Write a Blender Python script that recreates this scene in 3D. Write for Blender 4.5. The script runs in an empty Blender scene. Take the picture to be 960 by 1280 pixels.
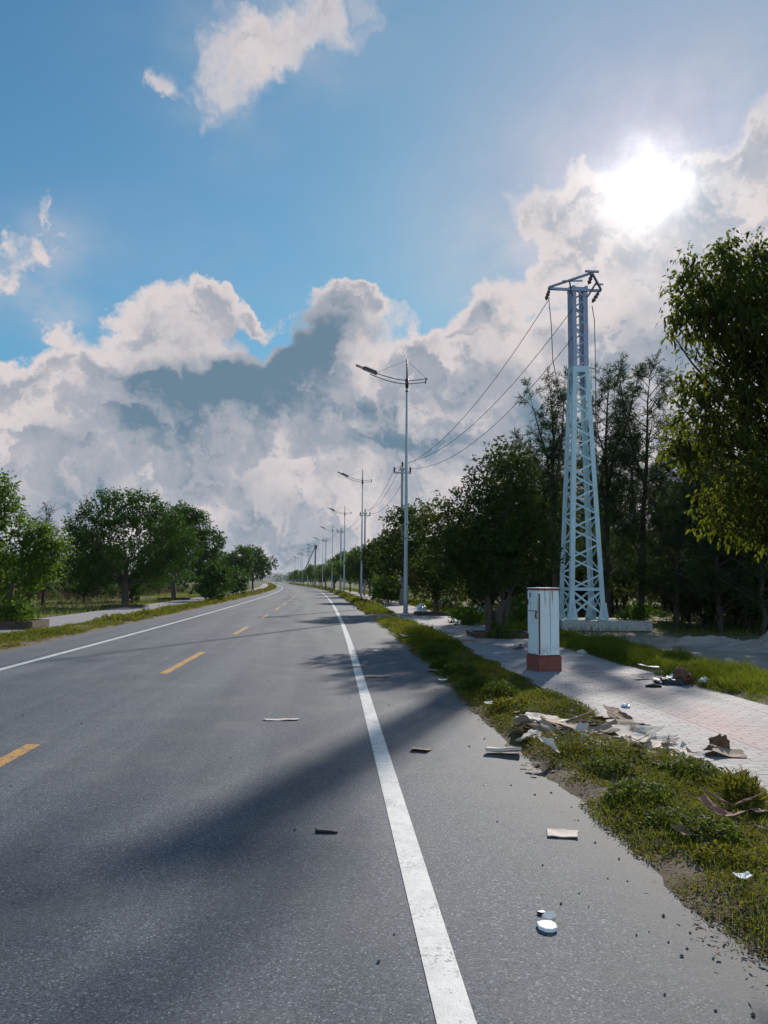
import bpy, math, random
import numpy as np
from mathutils import Matrix, Vector, noise as mnoise

random.seed(7)
RNG = np.random.default_rng(11)
scene = bpy.context.scene
COL = scene.collection
F = 980.0
H = 1.65
PITCH = math.atan(87.1 / F)
ROLL = math.radians(0.5)
EXPO = 1.0
WS = 0.05            # world strength

# ------------------------------------------------------------------ camera
cam = bpy.data.cameras.new("camera")
cam.sensor_fit = 'HORIZONTAL'
cam.sensor_width = 36.0
cam.lens = 36.0 * F / 960.0
cam.clip_start = 0.05
cam.clip_end = 20000
camo = bpy.data.objects.new("camera", cam)
COL.objects.link(camo)
CM = (Matrix.Rotation(math.pi / 2 + PITCH, 3, 'X') @ Matrix.Rotation(ROLL, 3, 'Z'))
camo.matrix_world = Matrix.Translation((0, 0, H)) @ CM.to_4x4()
scene.camera = camo


def ray(px, py):
    return (CM @ Vector(((px - 480) / F, (640 - py) / F, -1))).normalized()


def G(px, py, z=0.0):
    """photo pixel -> point of the horizontal plane at height z"""
    d = ray(px, py)
    t = (z - H) / d.z
    return Vector((d.x * t, d.y * t, z))


def AT(px, py, y):
    """photo pixel -> point at depth y"""
    d = ray(px, py)
    t = y / d.y
    return Vector((d.x * t, d.y * t, H + d.z * t))


SUN = ray(812, 236)
SUN_EL = math.asin(SUN.z)
SUN_AZ = math.atan2(SUN.x, SUN.y)

# course of the road: x of the right white line at depth y
_y = np.arange(-40, 2600, 0.5)
_s = np.interp(_y, [0, 15, 35, 60, 90, 120, 160, 200, 260, 400, 900],
               [-.063, -.065, -.077, -.084, -.093, -.104, -.122, -.140, -.150, -.150, -.147])
_x = np.cumsum(_s) * 0.5
_x += 0.485 - np.interp(0, _y, _x)


def XL(y):
    return float(np.interp(y, _y, _x))


def XLn(y):
    return np.interp(y, _y, _x)


def R(off, y, z=0.0):
    """point at lateral distance off from the right white line"""
    return Vector((XL(y) + off, y, z))


# ------------------------------------------------------------------ object helpers
def tag(o, label=None, cat=None, group=None, kind=None):
    if label:
        o["label"] = label
    if cat:
        o["category"] = cat
    if group:
        o["group"] = group
    if kind:
        o["kind"] = kind
    return o


def empty(name, loc=(0, 0, 0), rz=0.0):
    o = bpy.data.objects.new(name, None)
    o.empty_display_size = 0.3
    o.location = loc
    o.rotation_euler = (0, 0, rz)
    COL.objects.link(o)
    return o


def link_mesh(name, me, mat=None, parent=None):
    if mat is not None:
        me.materials.append(mat)
    o = bpy.data.objects.new(name, me)
    COL.objects.link(o)
    if parent is not None:
        o.parent = parent
    return o


def np_mesh(name, V, nper, mat=None, parent=None, smooth=False, var=None, uv=None):
    """V (n*nper,3): n faces of nper own vertices each"""
    V = np.asarray(V, dtype=np.float32).reshape(-1, 3)
    nv = len(V)
    nf = nv // nper
    me = bpy.data.meshes.new(name)
    me.vertices.add(nv)
    me.vertices.foreach_set("co", V.ravel())
    me.loops.add(nv)
    me.loops.foreach_set("vertex_index", np.arange(nv, dtype=np.int32))
    me.polygons.add(nf)
    me.polygons.foreach_set("loop_start", np.arange(0, nv, nper, dtype=np.int32))
    me.polygons.foreach_set("loop_total", np.full(nf, nper, dtype=np.int32))
    if var is not None:
        a = me.attributes.new("var", 'FLOAT', 'FACE')
        a.data.foreach_set("value", np.asarray(var, dtype=np.float32))
    me.update(calc_edges=True)
    return link_mesh(name, me, mat, parent)


class MB:
    def __init__(self):
        self.v = []
        self.f = []

    def quad(self, a, b, c, d):
        n = len(self.v)
        self.v += [tuple(a), tuple(b), tuple(c), tuple(d)]
        self.f.append((n, n + 1, n + 2, n + 3))

    def box(self, c, s, M=None, taper=1.0):
        n = len(self.v)
        c = Vector(c)
        for sz in (-.5, .5):
            t = taper if sz > 0 else 1.0
            for sx, sy in ((-.5, -.5), (.5, -.5), (.5, .5), (-.5, .5)):
                p = Vector((sx * s[0] * t, sy * s[1] * t, sz * s[2]))
                if M is not None:
                    p = M @ p
                self.v.append(tuple(c + p))
        for f in ((3, 2, 1, 0), (4, 5, 6, 7), (0, 1, 5, 4), (1, 2, 6, 5), (2, 3, 7, 6), (3, 0, 4, 7)):
            self.f.append(tuple(n + i for i in f))

    def bar(self, a, b, w, h, up=(0, 0, 1)):
        a = Vector(a)
        b = Vector(b)
        d = b - a
        L = d.length
        d.normalize()
        u = Vector(up)
        if abs(d.dot(u)) > .98:
            u = Vector((0, 1, 0))
        s = d.cross(u).normalized()
        t = s.cross(d)
        M = Matrix((s, d, t)).transposed()
        self.box((a + b) / 2, (w, L, h), M)

    def angle(self, a, b, w, t, nx, ny):
        """L-profile from a to b, flanges along nx and ny"""
        a = Vector(a)
        b = Vector(b)
        nx = Vector(nx).normalized()
        ny = Vector(ny).normalized()
        prof = [(0, 0), (w, 0), (w, t), (t, t), (t, w), (0, w)]
        n = len(self.v)
        for p in (a, b):
            for (u, v) in prof:
                self.v.append(tuple(p + nx * u + ny * v))
        k = len(prof)
        for i in range(k):
            j = (i + 1) % k
            self.f.append((n + i, n + j, n + k + j, n + k + i))
        for base in (n, n + k):
            self.f.append((base, base + 1, base + 2, base + 3))
            self.f.append((base, base + 3, base + 4, base + 5))

    def tube(self, pts, rad, n=6, cap=True):
        pts = [Vector(p) for p in pts]
        if not hasattr(rad, '__len__'):
            rad = [rad] * len(pts)
        base = len(self.v)
        for i, p in enumerate(pts):
            if i == 0:
                d = pts[1] - p
            elif i == len(pts) - 1:
                d = p - pts[i - 1]
            else:
                d = pts[i + 1] - pts[i - 1]
            d.normalize()
            u = Vector((0, 0, 1)) if abs(d.z) < .9 else Vector((0, 1, 0))
            s = d.cross(u).normalized()
            t = s.cross(d)
            for k in range(n):
                a = 2 * math.pi * k / n
                self.v.append(tuple(p + (s * math.cos(a) + t * math.sin(a)) * rad[i]))
        for i in range(len(pts) - 1):
            for k in range(n):
                k2 = (k + 1) % n
                self.f.append((base + i * n + k, base + i * n + k2, base + (i + 1) * n + k2, base + (i + 1) * n + k))
        if cap:
            self.f.append(tuple(base + k for k in range(n))[::-1])
            self.f.append(tuple(base + (len(pts) - 1) * n + k for k in range(n)))

    def build(self, name, mat=None, parent=None, smooth=False):
        me = bpy.data.meshes.new(name)
        me.from_pydata(self.v, [], self.f)
        if smooth:
            me.polygons.foreach_set("use_smooth", [True] * len(me.polygons))
        me.update()
        return link_mesh(name, me, mat, parent)


def copy_tree(o, parent=None):
    c = o.copy()
    COL.objects.link(c)
    c.parent = parent
    for ch in list(o.children):
        copy_tree(ch, c)
    return c


# ------------------------------------------------------------------ materials
class NT:
    def __init__(self, tree):
        self.t = tree
        self.n = tree.nodes
        self.l = tree.links

    def node(self, typ, **kw):
        nd = self.n.new(typ)
        for k, v in kw.items():
            setattr(nd, k, v)
        return nd

    def put(self, sock, v):
        if v is None:
            return
        if hasattr(v, 'is_output') or isinstance(v, bpy.types.NodeSocket):
            self.l.new(v, sock)
        else:
            if sock.type == 'RGBA' and len(v) == 3:
                v = (*v, 1)
            sock.default_value = v

    def math(self, op, a, b=None, c=None, clamp=False):
        nd = self.node('ShaderNodeMath', operation=op, use_clamp=clamp)
        self.put(nd.inputs[0], a)
        self.put(nd.inputs[1], b)
        self.put(nd.inputs[2], c)
        return nd.outputs[0]

    def vmath(self, op, a, b=None, scale=None):
        nd = self.node('ShaderNodeVectorMath', operation=op)
        self.put(nd.inputs[0], a)
        if b is not None:
            self.put(nd.inputs[1], b)
        if scale is not None:
            self.put(nd.inputs['Scale'], scale)
        return nd.outputs['Value'] if op in ('DOT_PRODUCT', 'LENGTH', 'DISTANCE') else nd.outputs[0]

    def noise(self, vec, scale, detail=4, rough=.55, dist=0.0, out='Fac'):
        nd = self.node('ShaderNodeTexNoise')
        self.put(nd.inputs['Vector'], vec)
        nd.inputs['Scale'].default_value = scale
        nd.inputs['Detail'].default_value = detail
        nd.inputs['Roughness'].default_value = rough
        nd.inputs['Distortion'].default_value = dist
        return nd.outputs[out]

    def voronoi(self, vec, scale, feature='F1', out='Distance'):
        nd = self.node('ShaderNodeTexVoronoi', feature=feature)
        self.put(nd.inputs['Vector'], vec)
        nd.inputs['Scale'].default_value = scale
        return nd.outputs[out]

    def mix(self, f, a, b, mode='MIX'):
        nd = self.node('ShaderNodeMix', data_type='RGBA', blend_type=mode)
        self.put(nd.inputs[0], f)
        self.put(nd.inputs[6], a)
        self.put(nd.inputs[7], b)
        return nd.outputs[2]

    def smooth(self, v, a, b, lo=0.0, hi=1.0):
        nd = self.node('ShaderNodeMapRange', interpolation_type='SMOOTHSTEP')
        self.put(nd.inputs[0], v)
        nd.inputs[1].default_value = a
        nd.inputs[2].default_value = b
        nd.inputs[3].default_value = lo
        nd.inputs[4].default_value = hi
        return nd.outputs[0]

    def mapping(self, vec, loc=(0, 0, 0), rot=(0, 0, 0), scale=(1, 1, 1), typ='POINT'):
        nd = self.node('ShaderNodeMapping', vector_type=typ)
        self.put(nd.inputs[0], vec)
        nd.inputs[1].default_value = loc
        nd.inputs[2].default_value = rot
        nd.inputs[3].default_value = scale
        return nd.outputs[0]

    def bump(self, h, strength=.3, dist=.01):
        nd = self.node('ShaderNodeBump')
        nd.inputs['Strength'].default_value = strength
        nd.inputs['Distance'].default_value = dist
        self.put(nd.inputs['Height'], h)
        return nd.outputs[0]


def new_mat(name):
    m = bpy.data.materials.new(name)
    m.use_nodes = True
    m.node_tree.nodes.clear()
    return m, NT(m.node_tree)


def out_bsdf(nt, color, rough=.8, metal=0.0, normal=None, spec=.5, trans=None, trans_fac=0.0):
    b = nt.node('ShaderNodeBsdfPrincipled')
    nt.put(b.inputs['Base Color'], color)
    nt.put(b.inputs['Roughness'], rough)
    nt.put(b.inputs['Metallic'], metal)
    nt.put(b.inputs['Specular IOR Level'], spec)
    if normal is not None:
        nt.put(b.inputs['Normal'], normal)
    o = nt.node('ShaderNodeOutputMaterial')
    sh = b.outputs[0]
    if trans is not None:
        t = nt.node('ShaderNodeBsdfTranslucent')
        nt.put(t.inputs['Color'], trans)
        mx = nt.node('ShaderNodeMixShader')
        mx.inputs[0].default_value = trans_fac
        nt.l.new(sh, mx.inputs[1])
        nt.l.new(t.outputs[0], mx.inputs[2])
        sh = mx.outputs[0]
    nt.l.new(sh, o.inputs[0])
    return b


def obj_co(nt):
    return nt.node('ShaderNodeTexCoord').outputs['Object']


def uv_co(nt):
    return nt.node('ShaderNodeTexCoord').outputs['UV']


def geo_pos(nt):
    return nt.node('ShaderNodeNewGeometry').outputs['Position']


def simple_mat(name, col, rough=.7, metal=0.0, var=.25, scale=6.0, bump=0.0, spec=.5, dark=None, dark_amt=.5):
    m, nt = new_mat(name)
    co = obj_co(nt)
    n = nt.noise(co, scale, 6, .6)
    lo = tuple(c * (1 - var) for c in col)
    hi = tuple(min(1, c * (1 + var)) for c in col)
    c = nt.mix(n, lo, hi)
    if dark is not None:
        k = nt.smooth(nt.noise(co, scale * .45, 8, .7), .52, .72)
        c = nt.mix(nt.math('MULTIPLY', k, dark_amt), c, dark)
    nrm = nt.bump(nt.noise(co, scale * 6, 4), bump, .01) if bump else None
    out_bsdf(nt, c, rough, metal, nrm, spec)
    return m


def leaf_mat(name, a, b, c=None, trans=.35, tcol=None, rough=.7, spec=.12):
    """colour runs a..b with each leaf's own variation; c = odd yellowed leaves"""
    m, nt = new_mat(name)
    at = nt.node('ShaderNodeAttribute', attribute_name="var")
    v = at.outputs['Fac']
    col = nt.mix(v, a, b)
    if c is not None:
        col = nt.mix(nt.smooth(v, .9, .99), col, c)
    tc = nt.mix(.5, col, tcol if tcol else b)
    out_bsdf(nt, col, rough, 0, None, spec, tc, trans)
    return m


# asphalt ----------------------------------------------------------
def asphalt_nodes(nt, uv):
    pos = uv
    cell = nt.voronoi(pos, 120.0, 'F1', 'Color')
    sep = nt.node('ShaderNodeSeparateColor')
    nt.l.new(cell, sep.inputs[0])
    g = sep.outputs[0]
    fine = nt.noise(pos, 160, 3, .6)
    base = nt.mix(g, (.028, .036, .050), (.128, .150, .188))
    base = nt.mix(nt.smooth(nt.voronoi(pos, 52.0, 'F1', 'Distance'), .30, .05, 0, .55), base, (.030, .034, .042))
    base = nt.mix(nt.smooth(g, .93, .97), base, (.27, .28, .295))
    base = nt.mix(nt.smooth(fine, .53, .66), base, (.014, .016, .020))
    base = nt.mix(nt.smooth(nt.noise(pos, 75, 4, .7), .54, .66, 0, .8), base, (.165, .172, .187))
    streak = nt.noise(nt.mapping(uv, scale=(1.1, .045, 1)), 1.0, 5, .6)
    base = nt.mix(nt.smooth(streak, .36, .64), base, nt.mix(1.0, base, (.62, .66, .72), 'MULTIPLY'))
    blot = nt.noise(uv, .9, 5, .6)
    base = nt.mix(nt.smooth(blot, .45, .75, 0, .35), base, (.15, .145, .135))
    sx = nt.node('ShaderNodeSeparateXYZ')
    nt.l.new(uv, sx.inputs[0])
    off = sx.outputs[0]
    wob = nt.math('MULTIPLY_ADD', nt.noise(uv, 1.6, 6, .65), 1.5, -.75)
    o2 = nt.math('ADD', off, wob)
    dust_r = nt.smooth(o2, .45, 1.55, 0, .75)
    dust_l = nt.smooth(o2, -7.1, -8.1, 0, .7)
    dust = nt.math('MAXIMUM', dust_r, dust_l)
    dcol = nt.mix(nt.noise(uv, 45, 4, .7), (.078, .078, .080), (.150, .148, .148))
    base = nt.mix(dust, base, dcol)
    h = nt.math('MULTIPLY_ADD', nt.voronoi(pos, 120.0), -.6, nt.math('MULTIPLY', fine, .7))
    return base, h, dust


def make_asphalt():
    m, nt = new_mat("asphalt")
    uv = uv_co(nt)
    base, h, dust = asphalt_nodes(nt, uv)
    out_bsdf(nt, base, .80, 0, nt.bump(h, .4, .004), .22)
    return m


def make_paint(name, col, wear):
    m, nt = new_mat(name)
    uv = uv_co(nt)
    base, h, dust = asphalt_nodes(nt, uv)
    w = nt.noise(uv, 42, 6, .75)
    w2 = nt.noise(uv, 2.6, 5, .7)
    k = nt.smooth(nt.math('MULTIPLY_ADD', w2, .55, w), .80 - wear, .92 - wear)
    dirt = nt.mix(nt.smooth(nt.noise(uv, 9, 5, .65), .35, .7), col, tuple(c * .78 for c in col))
    c = nt.mix(nt.math('MULTIPLY', k, .85), dirt, base)
    out_bsdf(nt, c, .6, 0, nt.bump(h, .3, .003), .2)
    return m


# pavement ---------------------------------------------------------
def make_paving():
    m, nt = new_mat("paving")
    uv = uv_co(nt)
    sx = nt.node('ShaderNodeSeparateXYZ')
    nt.l.new(uv, sx.inputs[0])
    u, v = sx.outputs[0], sx.outputs[1]
    # interlocking pavers: rows with zigzag joints
    pu = .22
    pv = .125

    def tri(x, per):
        a = nt.math('PINGPONG', x, per * .5)
        return a

    zig = nt.math('MULTIPLY', tri(u, pu), .45)
    vv = nt.math('ADD', v, zig)
    row = nt.math('DIVIDE', vv, pv)
    fr = nt.math('ABSOLUTE', nt.math('SUBTRACT', nt.math('FRACT', row), .5))
    joint1 = nt.smooth(fr, .41, .47)
    half = nt.math('MULTIPLY', nt.math('MODULO', nt.math('FLOOR', row), 2.0), pu * .5)
    zig2 = nt.math('MULTIPLY', tri(v, pv * 2), .28)
    uu = nt.math('ADD', nt.math('ADD', u, half), zig2)
    fu = nt.math('ABSOLUTE', nt.math('SUBTRACT', nt.math('FRACT', nt.math('DIVIDE', uu, pu)), .5))
    joint2 = nt.smooth(fu, .44, .485)
    joint = nt.math('MAXIMUM', joint1, joint2)
    big_u = nt.math('ABSOLUTE', nt.math('SUBTRACT', nt.math('FRACT', nt.math('DIVIDE', nt.math('ADD', u, .02), 1.25)), .5))
    big_v = nt.math('ABSOLUTE', nt.math('SUBTRACT', nt.math('FRACT', nt.math('DIVIDE', nt.math('MULTIPLY_ADD', u, .3, v), 2.6)), .5))
    joint = nt.math('MAXIMUM', joint, nt.math('MAXIMUM', nt.smooth(big_u, .488, .496), nt.smooth(big_v, .494, .498)))
    cellid = nt.node('ShaderNodeCombineXYZ')
    nt.l.new(nt.math('FLOOR', row), cellid.inputs[0])
    nt.l.new(nt.math('FLOOR', nt.math('DIVIDE', uu, pu)), cellid.inputs[1])
    wn = nt.node('ShaderNodeTexWhiteNoise')
    nt.l.new(cellid.outputs[0], wn.inputs['Vector'])
    tone = wn.outputs['Value']
    base = nt.mix(tone, (.235, .224, .240), (.305, .288, .300))
    pinkband = nt.math('MULTIPLY', nt.smooth(u, 3.55, 3.8), nt.smooth(u, 4.7, 4.4))
    patch = nt.smooth(nt.noise(uv, .45, 3, .5), .42, .6)
    base = nt.mix(nt.math('MULTIPLY', nt.math('MULTIPLY', pinkband, patch), .55), base, (.33, .20, .21))
    dirt = nt.smooth(nt.noise(uv, 1.3, 8, .68), .5, .78)
    base = nt.mix(nt.math('MULTIPLY', dirt, .5), base, (.17, .15, .13))
    speck = nt.smooth(nt.noise(uv, 26, 5, .7), .62, .72)
    base = nt.mix(nt.math('MULTIPLY', speck, .5), base, (.12, .11, .09))
    jn = nt.smooth(nt.noise(uv, 7, 3), .3, .65, .35, .95)
    base = nt.mix(nt.math('MULTIPLY', joint, jn), base, (.045, .04, .038))
    hgt = nt.math('SUBTRACT', nt.math('MULTIPLY_ADD', tone, .25, 1.0), nt.math('MULTIPLY', joint, .8))
    out_bsdf(nt, base, .8, 0, nt.bump(hgt, .5, .006), .12)
    return m


def make_soil(name, cols, scale=3.0):
    m, nt = new_mat(name)
    p = geo_pos(nt)
    n = nt.noise(p, scale, 8, .65)
    n2 = nt.noise(p, scale * 14, 6, .7)
    c = nt.mix(nt.smooth(n, .35, .65), cols[0], cols[1])
    c = nt.mix(nt.smooth(n2, .5, .7, 0, .8), c, cols[2])
    out_bsdf(nt, c, .95, 0, nt.bump(n2, .8, .03), .15)
    return m


def make_ground():
    m, nt = new_mat("ground_soil")
    p = geo_pos(nt)
    big = nt.noise(p, .045, 5, .55)
    mid = nt.noise(p, .55, 7, .62)
    fin = nt.noise(p, 9, 7, .7)
    grass = nt.mix(mid, (.040, .055, .016), (.11, .115, .035))
    sand = nt.mix(fin, (.17, .145, .125), (.28, .245, .22))
    dirt = nt.mix(fin, (.09, .07, .05), (.17, .135, .10))
    c = nt.mix(nt.smooth(mid, .38, .6), dirt, grass)
    sx = nt.node('ShaderNodeSeparateXYZ')
    nt.l.new(p, sx.inputs[0])
    # the sandy track along the foot of the grove, right of the pavement
    t = nt.math('ADD', sx.outputs[0], nt.math('MULTIPLY', sx.outputs[1], .075))
    t = nt.math('ADD', t, nt.math('MULTIPLY_ADD', mid, 2.4, -1.2))
    track = nt.math('MULTIPLY', nt.smooth(t, 7.0, 7.8), nt.smooth(t, 12.2, 10.6))
    near = nt.smooth(sx.outputs[1], 48, 36)
    track = nt.math('MULTIPLY', track, near)
    c = nt.mix(track, c, sand)
    far = nt.smooth(sx.outputs[1], 60, 160)
    c = nt.mix(nt.math('MULTIPLY', far, nt.smooth(big, .2, .4)), c, (.048, .06, .018))
    h = nt.math('MULTIPLY_ADD', mid, 1.5, fin)
    out_bsdf(nt, c, .95, 0, nt.bump(h, .9, .05), .15)
    return m


M = {}
M['asphalt'] = make_asphalt()
M['white_line'] = make_paint("white_line_paint", (.52, .525, .53), -.02)
M['yellow_line'] = make_paint("yellow_line_paint", (.50, .27, .075), .04)
M['paving'] = make_paving()
M['soil'] = make_soil("verge_soil", [(.10, .075, .05), (.17, .14, .10), (.055, .04, .03)])
M['ground'] = make_ground()
M['sand'] = make_soil("sand", [(.23, .20, .18), (.30, .265, .245), (.15, .13, .115)], 1.4)
M['concrete'] = simple_mat("concrete", (.30, .30, .29), .9, var=.3, scale=3, bump=.5, dark=(.10, .10, .09), dark_amt=.6)
M['pole_concrete'] = simple_mat("pole_concrete", (.27, .27, .28), .85, var=.15, scale=2)
M['kerb'] = simple_mat("kerb_brick", (.055, .034, .026), .95, var=.4, scale=5, bump=.5)
M['galv'] = simple_mat("galvanised_steel", (.30, .35, .38), .75, .0, var=.12, scale=3, dark=(.28, .27, .26), dark_amt=.35)
M['galv_dark'] = simple_mat("weathered_dark_steel", (.13, .13, .16), .75, .0, var=.25, scale=4)
M['tower_pale'] = simple_mat("tower_pale_paint", (.42, .55, .60), .7, .0, var=.10, scale=2.5, dark=(.30, .33, .33), dark_amt=.45)
M['tower_backlit'] = simple_mat("tower_upper_backlit", (.27, .31, .42), .7, .0, var=.2, scale=4)  # backlit, flare-tinted tone of the tower's upper part put into the colour
M['lamp_dark'] = simple_mat("lamp_dark_silhouette", (.025, .025, .028), .5, .0, var=.2, scale=4)  # silhouette of the upper lamp parts against the sky put into the colour
M['lens'] = simple_mat("lamp_glass", (.55, .55, .58), .2, var=.05, scale=2)
M['wire'] = simple_mat("wire", (.03, .03, .035), .6, var=.1, scale=2)
M['porcelain'] = simple_mat("brown_porcelain", (.09, .05, .05), .3, var=.2, scale=8)
M['bark'] = simple_mat("bark", (.050, .040, .031), .95, var=.45, scale=7, bump=.8)
M['bark_pale'] = simple_mat("pale_bark", (.14, .115, .09), .95, var=.35, scale=6, bump=.8)

# ------------------------------------------------------------------ ribbons along the road
def ys_range(a, b, s0=.25, grow=.035):
    y = a
    L = [a]
    while y < b:
        y += s0 + grow * max(0, y if y > 0 else 0)
        L.append(min(y, b))
    return L


def ribbon(name, o0, o1, nu, ys, zf, mat, parent=None, u_off=0.0):
    V = []
    Fc = []
    UV = []
    for y in ys:
        for i in range(nu + 1):
            o = o0 + (o1 - o0) * i / nu
            x = XL(y) + o
            V.append((x, y, zf(o, y) if callable(zf) else zf))
            UV.append((o, y))
    w = nu + 1
    for j in range(len(ys) - 1):
        for i in range(nu):
            Fc.append((j * w + i, j * w + i + 1, (j + 1) * w + i + 1, (j + 1) * w + i))
    me = bpy.data.meshes.new(name)
    me.from_pydata(V, [], Fc)
    uvl = me.uv_layers.new(name="UVMap")
    li = np.zeros(len(me.loops), dtype=np.int32)
    me.loops.foreach_get("vertex_index", li)
    uvl.data.foreach_set("uv", np.array(UV, dtype=np.float32)[li].ravel())
    me.update()
    return link_mesh(name, me, mat, parent)


LW = 6.5     # distance between the two white lines
gm = MB()
gm.quad((-4000, -300, -.06), (4000, -300, -.06), (4000, 7000, -.06), (-4000, 7000, -.06))
g = gm.build("ground", M['ground'])
tag(g, kind='structure')

road = ribbon("road", -LW - 1.75, 1.75, 8, ys_range(-12, 1500), 0.0, M['asphalt'])
tag(road, kind='structure')
ribbon("edge_line", -.075, .075, 1, ys_range(-12, 1500), .004, M['white_line'], road)
ribbon("edge_line", -LW - .075, -LW + .075, 1, ys_range(-12, 1500), .004, M['white_line'], road)
k = 0
y0 = 3.75 - 10.25
while y0 < 420:
    ribbon("centre_dash", -LW / 2 - .2 - .075, -LW / 2 - .2 + .075, 1, [y0 + 4.25 * i / 6 for i in range(7)], .004, M['yellow_line'], road)
    y0 += 10.25


def nz(x, y, s, seed=0.0):
    return mnoise.fractal(Vector((x * s, y * s, seed)), .9, 2.0, 4)


def strip_profile(a, b, h):
    def zf(o, y):
        t = (o - a) / (b - a)
        e = min(t, 1 - t) * (b - a)           # distance to the edge of the strip
        n = nz(o, y, 1.3, 3.7) * .16 + nz(o, y, .35, 9.1) * .14
        return -.03 + h * min(1, max(0, (e + n) / .35)) + nz(o, y, 4.0, 1.2) * .012
    return zf


verge_r = strip_profile(1.32, 2.95, .075)
verge_l = strip_profile(-LW - 3.45, -LW - 1.35, .075)
lawn_r = strip_profile(5.15, 7.3, .10)
o = ribbon("verge_soil", 1.25, 3.0, 22, ys_range(-8, 600, .08, .012), verge_r, M['soil']); tag(o, kind='structure')
o = ribbon("verge_soil", -LW - 3.5, -LW - 1.3, 12, ys_range(2, 600, .3, .012), verge_l, M['soil']); tag(o, kind='structure')
o = ribbon("lawn_soil", 5.1, 7.4, 14, ys_range(-4, 200, .2, .02), lawn_r, M['soil']); tag(o, kind='structure')


def pave_z(o, y):
    return .045 + nz(o, y, .5, 5.5) * .006


pv = ribbon("pavement", 2.75, 5.35, 6, ys_range(-8, 420, .25, .02), pave_z, M['paving']); tag(pv, kind='structure')
pv = ribbon("pavement", -LW - 5.75, -LW - 3.2, 4, ys_range(5, 420, .4, .02), pave_z, M['paving']); tag(pv, kind='structure')


# ------------------------------------------------------------------ foliage helpers
def unit(v):
    return v / np.maximum(np.linalg.norm(v, axis=-1, keepdims=True), 1e-9)


def rnd_dir(rng, n):
    return unit(rng.normal(size=(n, 3)))


def leaf_quads(P, D, N, L, W):
    S = unit(np.cross(D, N))
    L = np.asarray(L).reshape(-1, 1)
    W = np.asarray(W).reshape(-1, 1)
    V = np.empty((len(P), 4, 3), dtype=np.float32)
    V[:, 0] = P
    V[:, 1] = P + D * L * .42 + S * W * .5
    V[:, 2] = P + D * L
    V[:, 3] = P + D * L * .42 - S * W * .5
    return V.reshape(-1, 3)


def crown_points(rng, clumps, n, twig=.4, per=10, droop=.25, shell=.45, up=.25):
    """twigs on the shells of the clumps, leaves along the twigs"""
    C = np.array([c[:3] for c in clumps])
    Rr = np.array([c[3:6] if len(c) > 4 else (c[3],) * 3 for c in clumps])
    w = (Rr.mean(axis=1)) ** 2
    nt_ = max(1, n // per)
    idx = rng.choice(len(C), nt_, p=w / w.sum())
    d = rnd_dir(rng, nt_)
    u = shell + (1.05 - shell) * rng.random(nt_) ** .6
    base = C[idx] + d * Rr[idx] * u[:, None]
    td = unit(d * .8 + rnd_dir(rng, nt_) * .6 + np.array([0, 0, up]))
    tl = twig * rng.uniform(.5, 1.3, nt_)
    tt = np.tile(np.linspace(0.0, 1.0, per), nt_)
    ii = np.repeat(np.arange(nt_), per)
    P = base[ii] + td[ii] * (tl[ii] * tt)[:, None] + rng.normal(size=(nt_ * per, 3)) * twig * .10
    D = unit(td[ii] * .55 + rnd_dir(rng, nt_ * per) * .8 + np.array([0, 0, -droop]))
    N = unit(rnd_dir(rng, nt_ * per) + np.array([0, 0, .7]))
    tv = rng.random(nt_)[ii]
    var = np.clip(tv * .55 + rng.random(nt_ * per) * .45, 0, 1)
    return P, D, N, var


def crown_mesh(name, rng, clumps, n, L, W, mat, parent, **kw):
    P, D, N, var = crown_points(rng, clumps, n, **kw)
    sc = rng.uniform(.65, 1.3, len(P))
    return np_mesh(name, leaf_quads(P, D, N, L * sc, W * sc), 4, mat, parent, var=var)


def limb(mb, a, b, r0, r1, rng, n=5, wob=.12, sides=6):
    a = Vector(a)
    b = Vector(b)
    pts = []
    rad = []
    L = (b - a).length
    for i in range(n + 1):
        t = i / n
        p = a.lerp(b, t)
        p.z += math.sin(t * math.pi) * -.06 * L
        if 0 < i:
            p += Vector(rng.normal(size=3)) * wob * L * .25 * (1 if i < n else .4)
        pts.append(p)
        rad.append(r0 + (r1 - r0) * t)
    mb.tube(pts, rad, sides)
    return pts


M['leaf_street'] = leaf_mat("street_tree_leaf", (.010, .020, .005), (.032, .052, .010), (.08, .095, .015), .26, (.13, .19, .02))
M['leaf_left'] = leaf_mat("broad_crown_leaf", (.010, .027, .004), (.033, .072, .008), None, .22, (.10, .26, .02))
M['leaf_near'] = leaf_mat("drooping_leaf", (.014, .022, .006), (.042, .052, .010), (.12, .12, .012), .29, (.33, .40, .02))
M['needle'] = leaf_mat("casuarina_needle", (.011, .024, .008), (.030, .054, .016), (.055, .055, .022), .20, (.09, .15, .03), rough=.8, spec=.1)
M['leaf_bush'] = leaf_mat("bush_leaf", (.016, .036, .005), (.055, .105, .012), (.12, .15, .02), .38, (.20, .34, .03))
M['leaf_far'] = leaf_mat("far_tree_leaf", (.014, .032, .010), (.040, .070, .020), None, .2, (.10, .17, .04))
M['weed'] = leaf_mat("weed_leaf", (.018, .030, .003), (.105, .105, .010), (.20, .13, .035), .34, (.30, .29, .02), rough=.8, spec=.12)
M['dry'] = leaf_mat("dry_stalk", (.06, .042, .022), (.14, .105, .06), None, .2, None, rough=.9, spec=.1)
M['blade'] = leaf_mat("grass_blade", (.022, .040, .004), (.105, .125, .012), (.20, .16, .05), .38, (.30, .36, .025), rough=.8, spec=.12)


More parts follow.
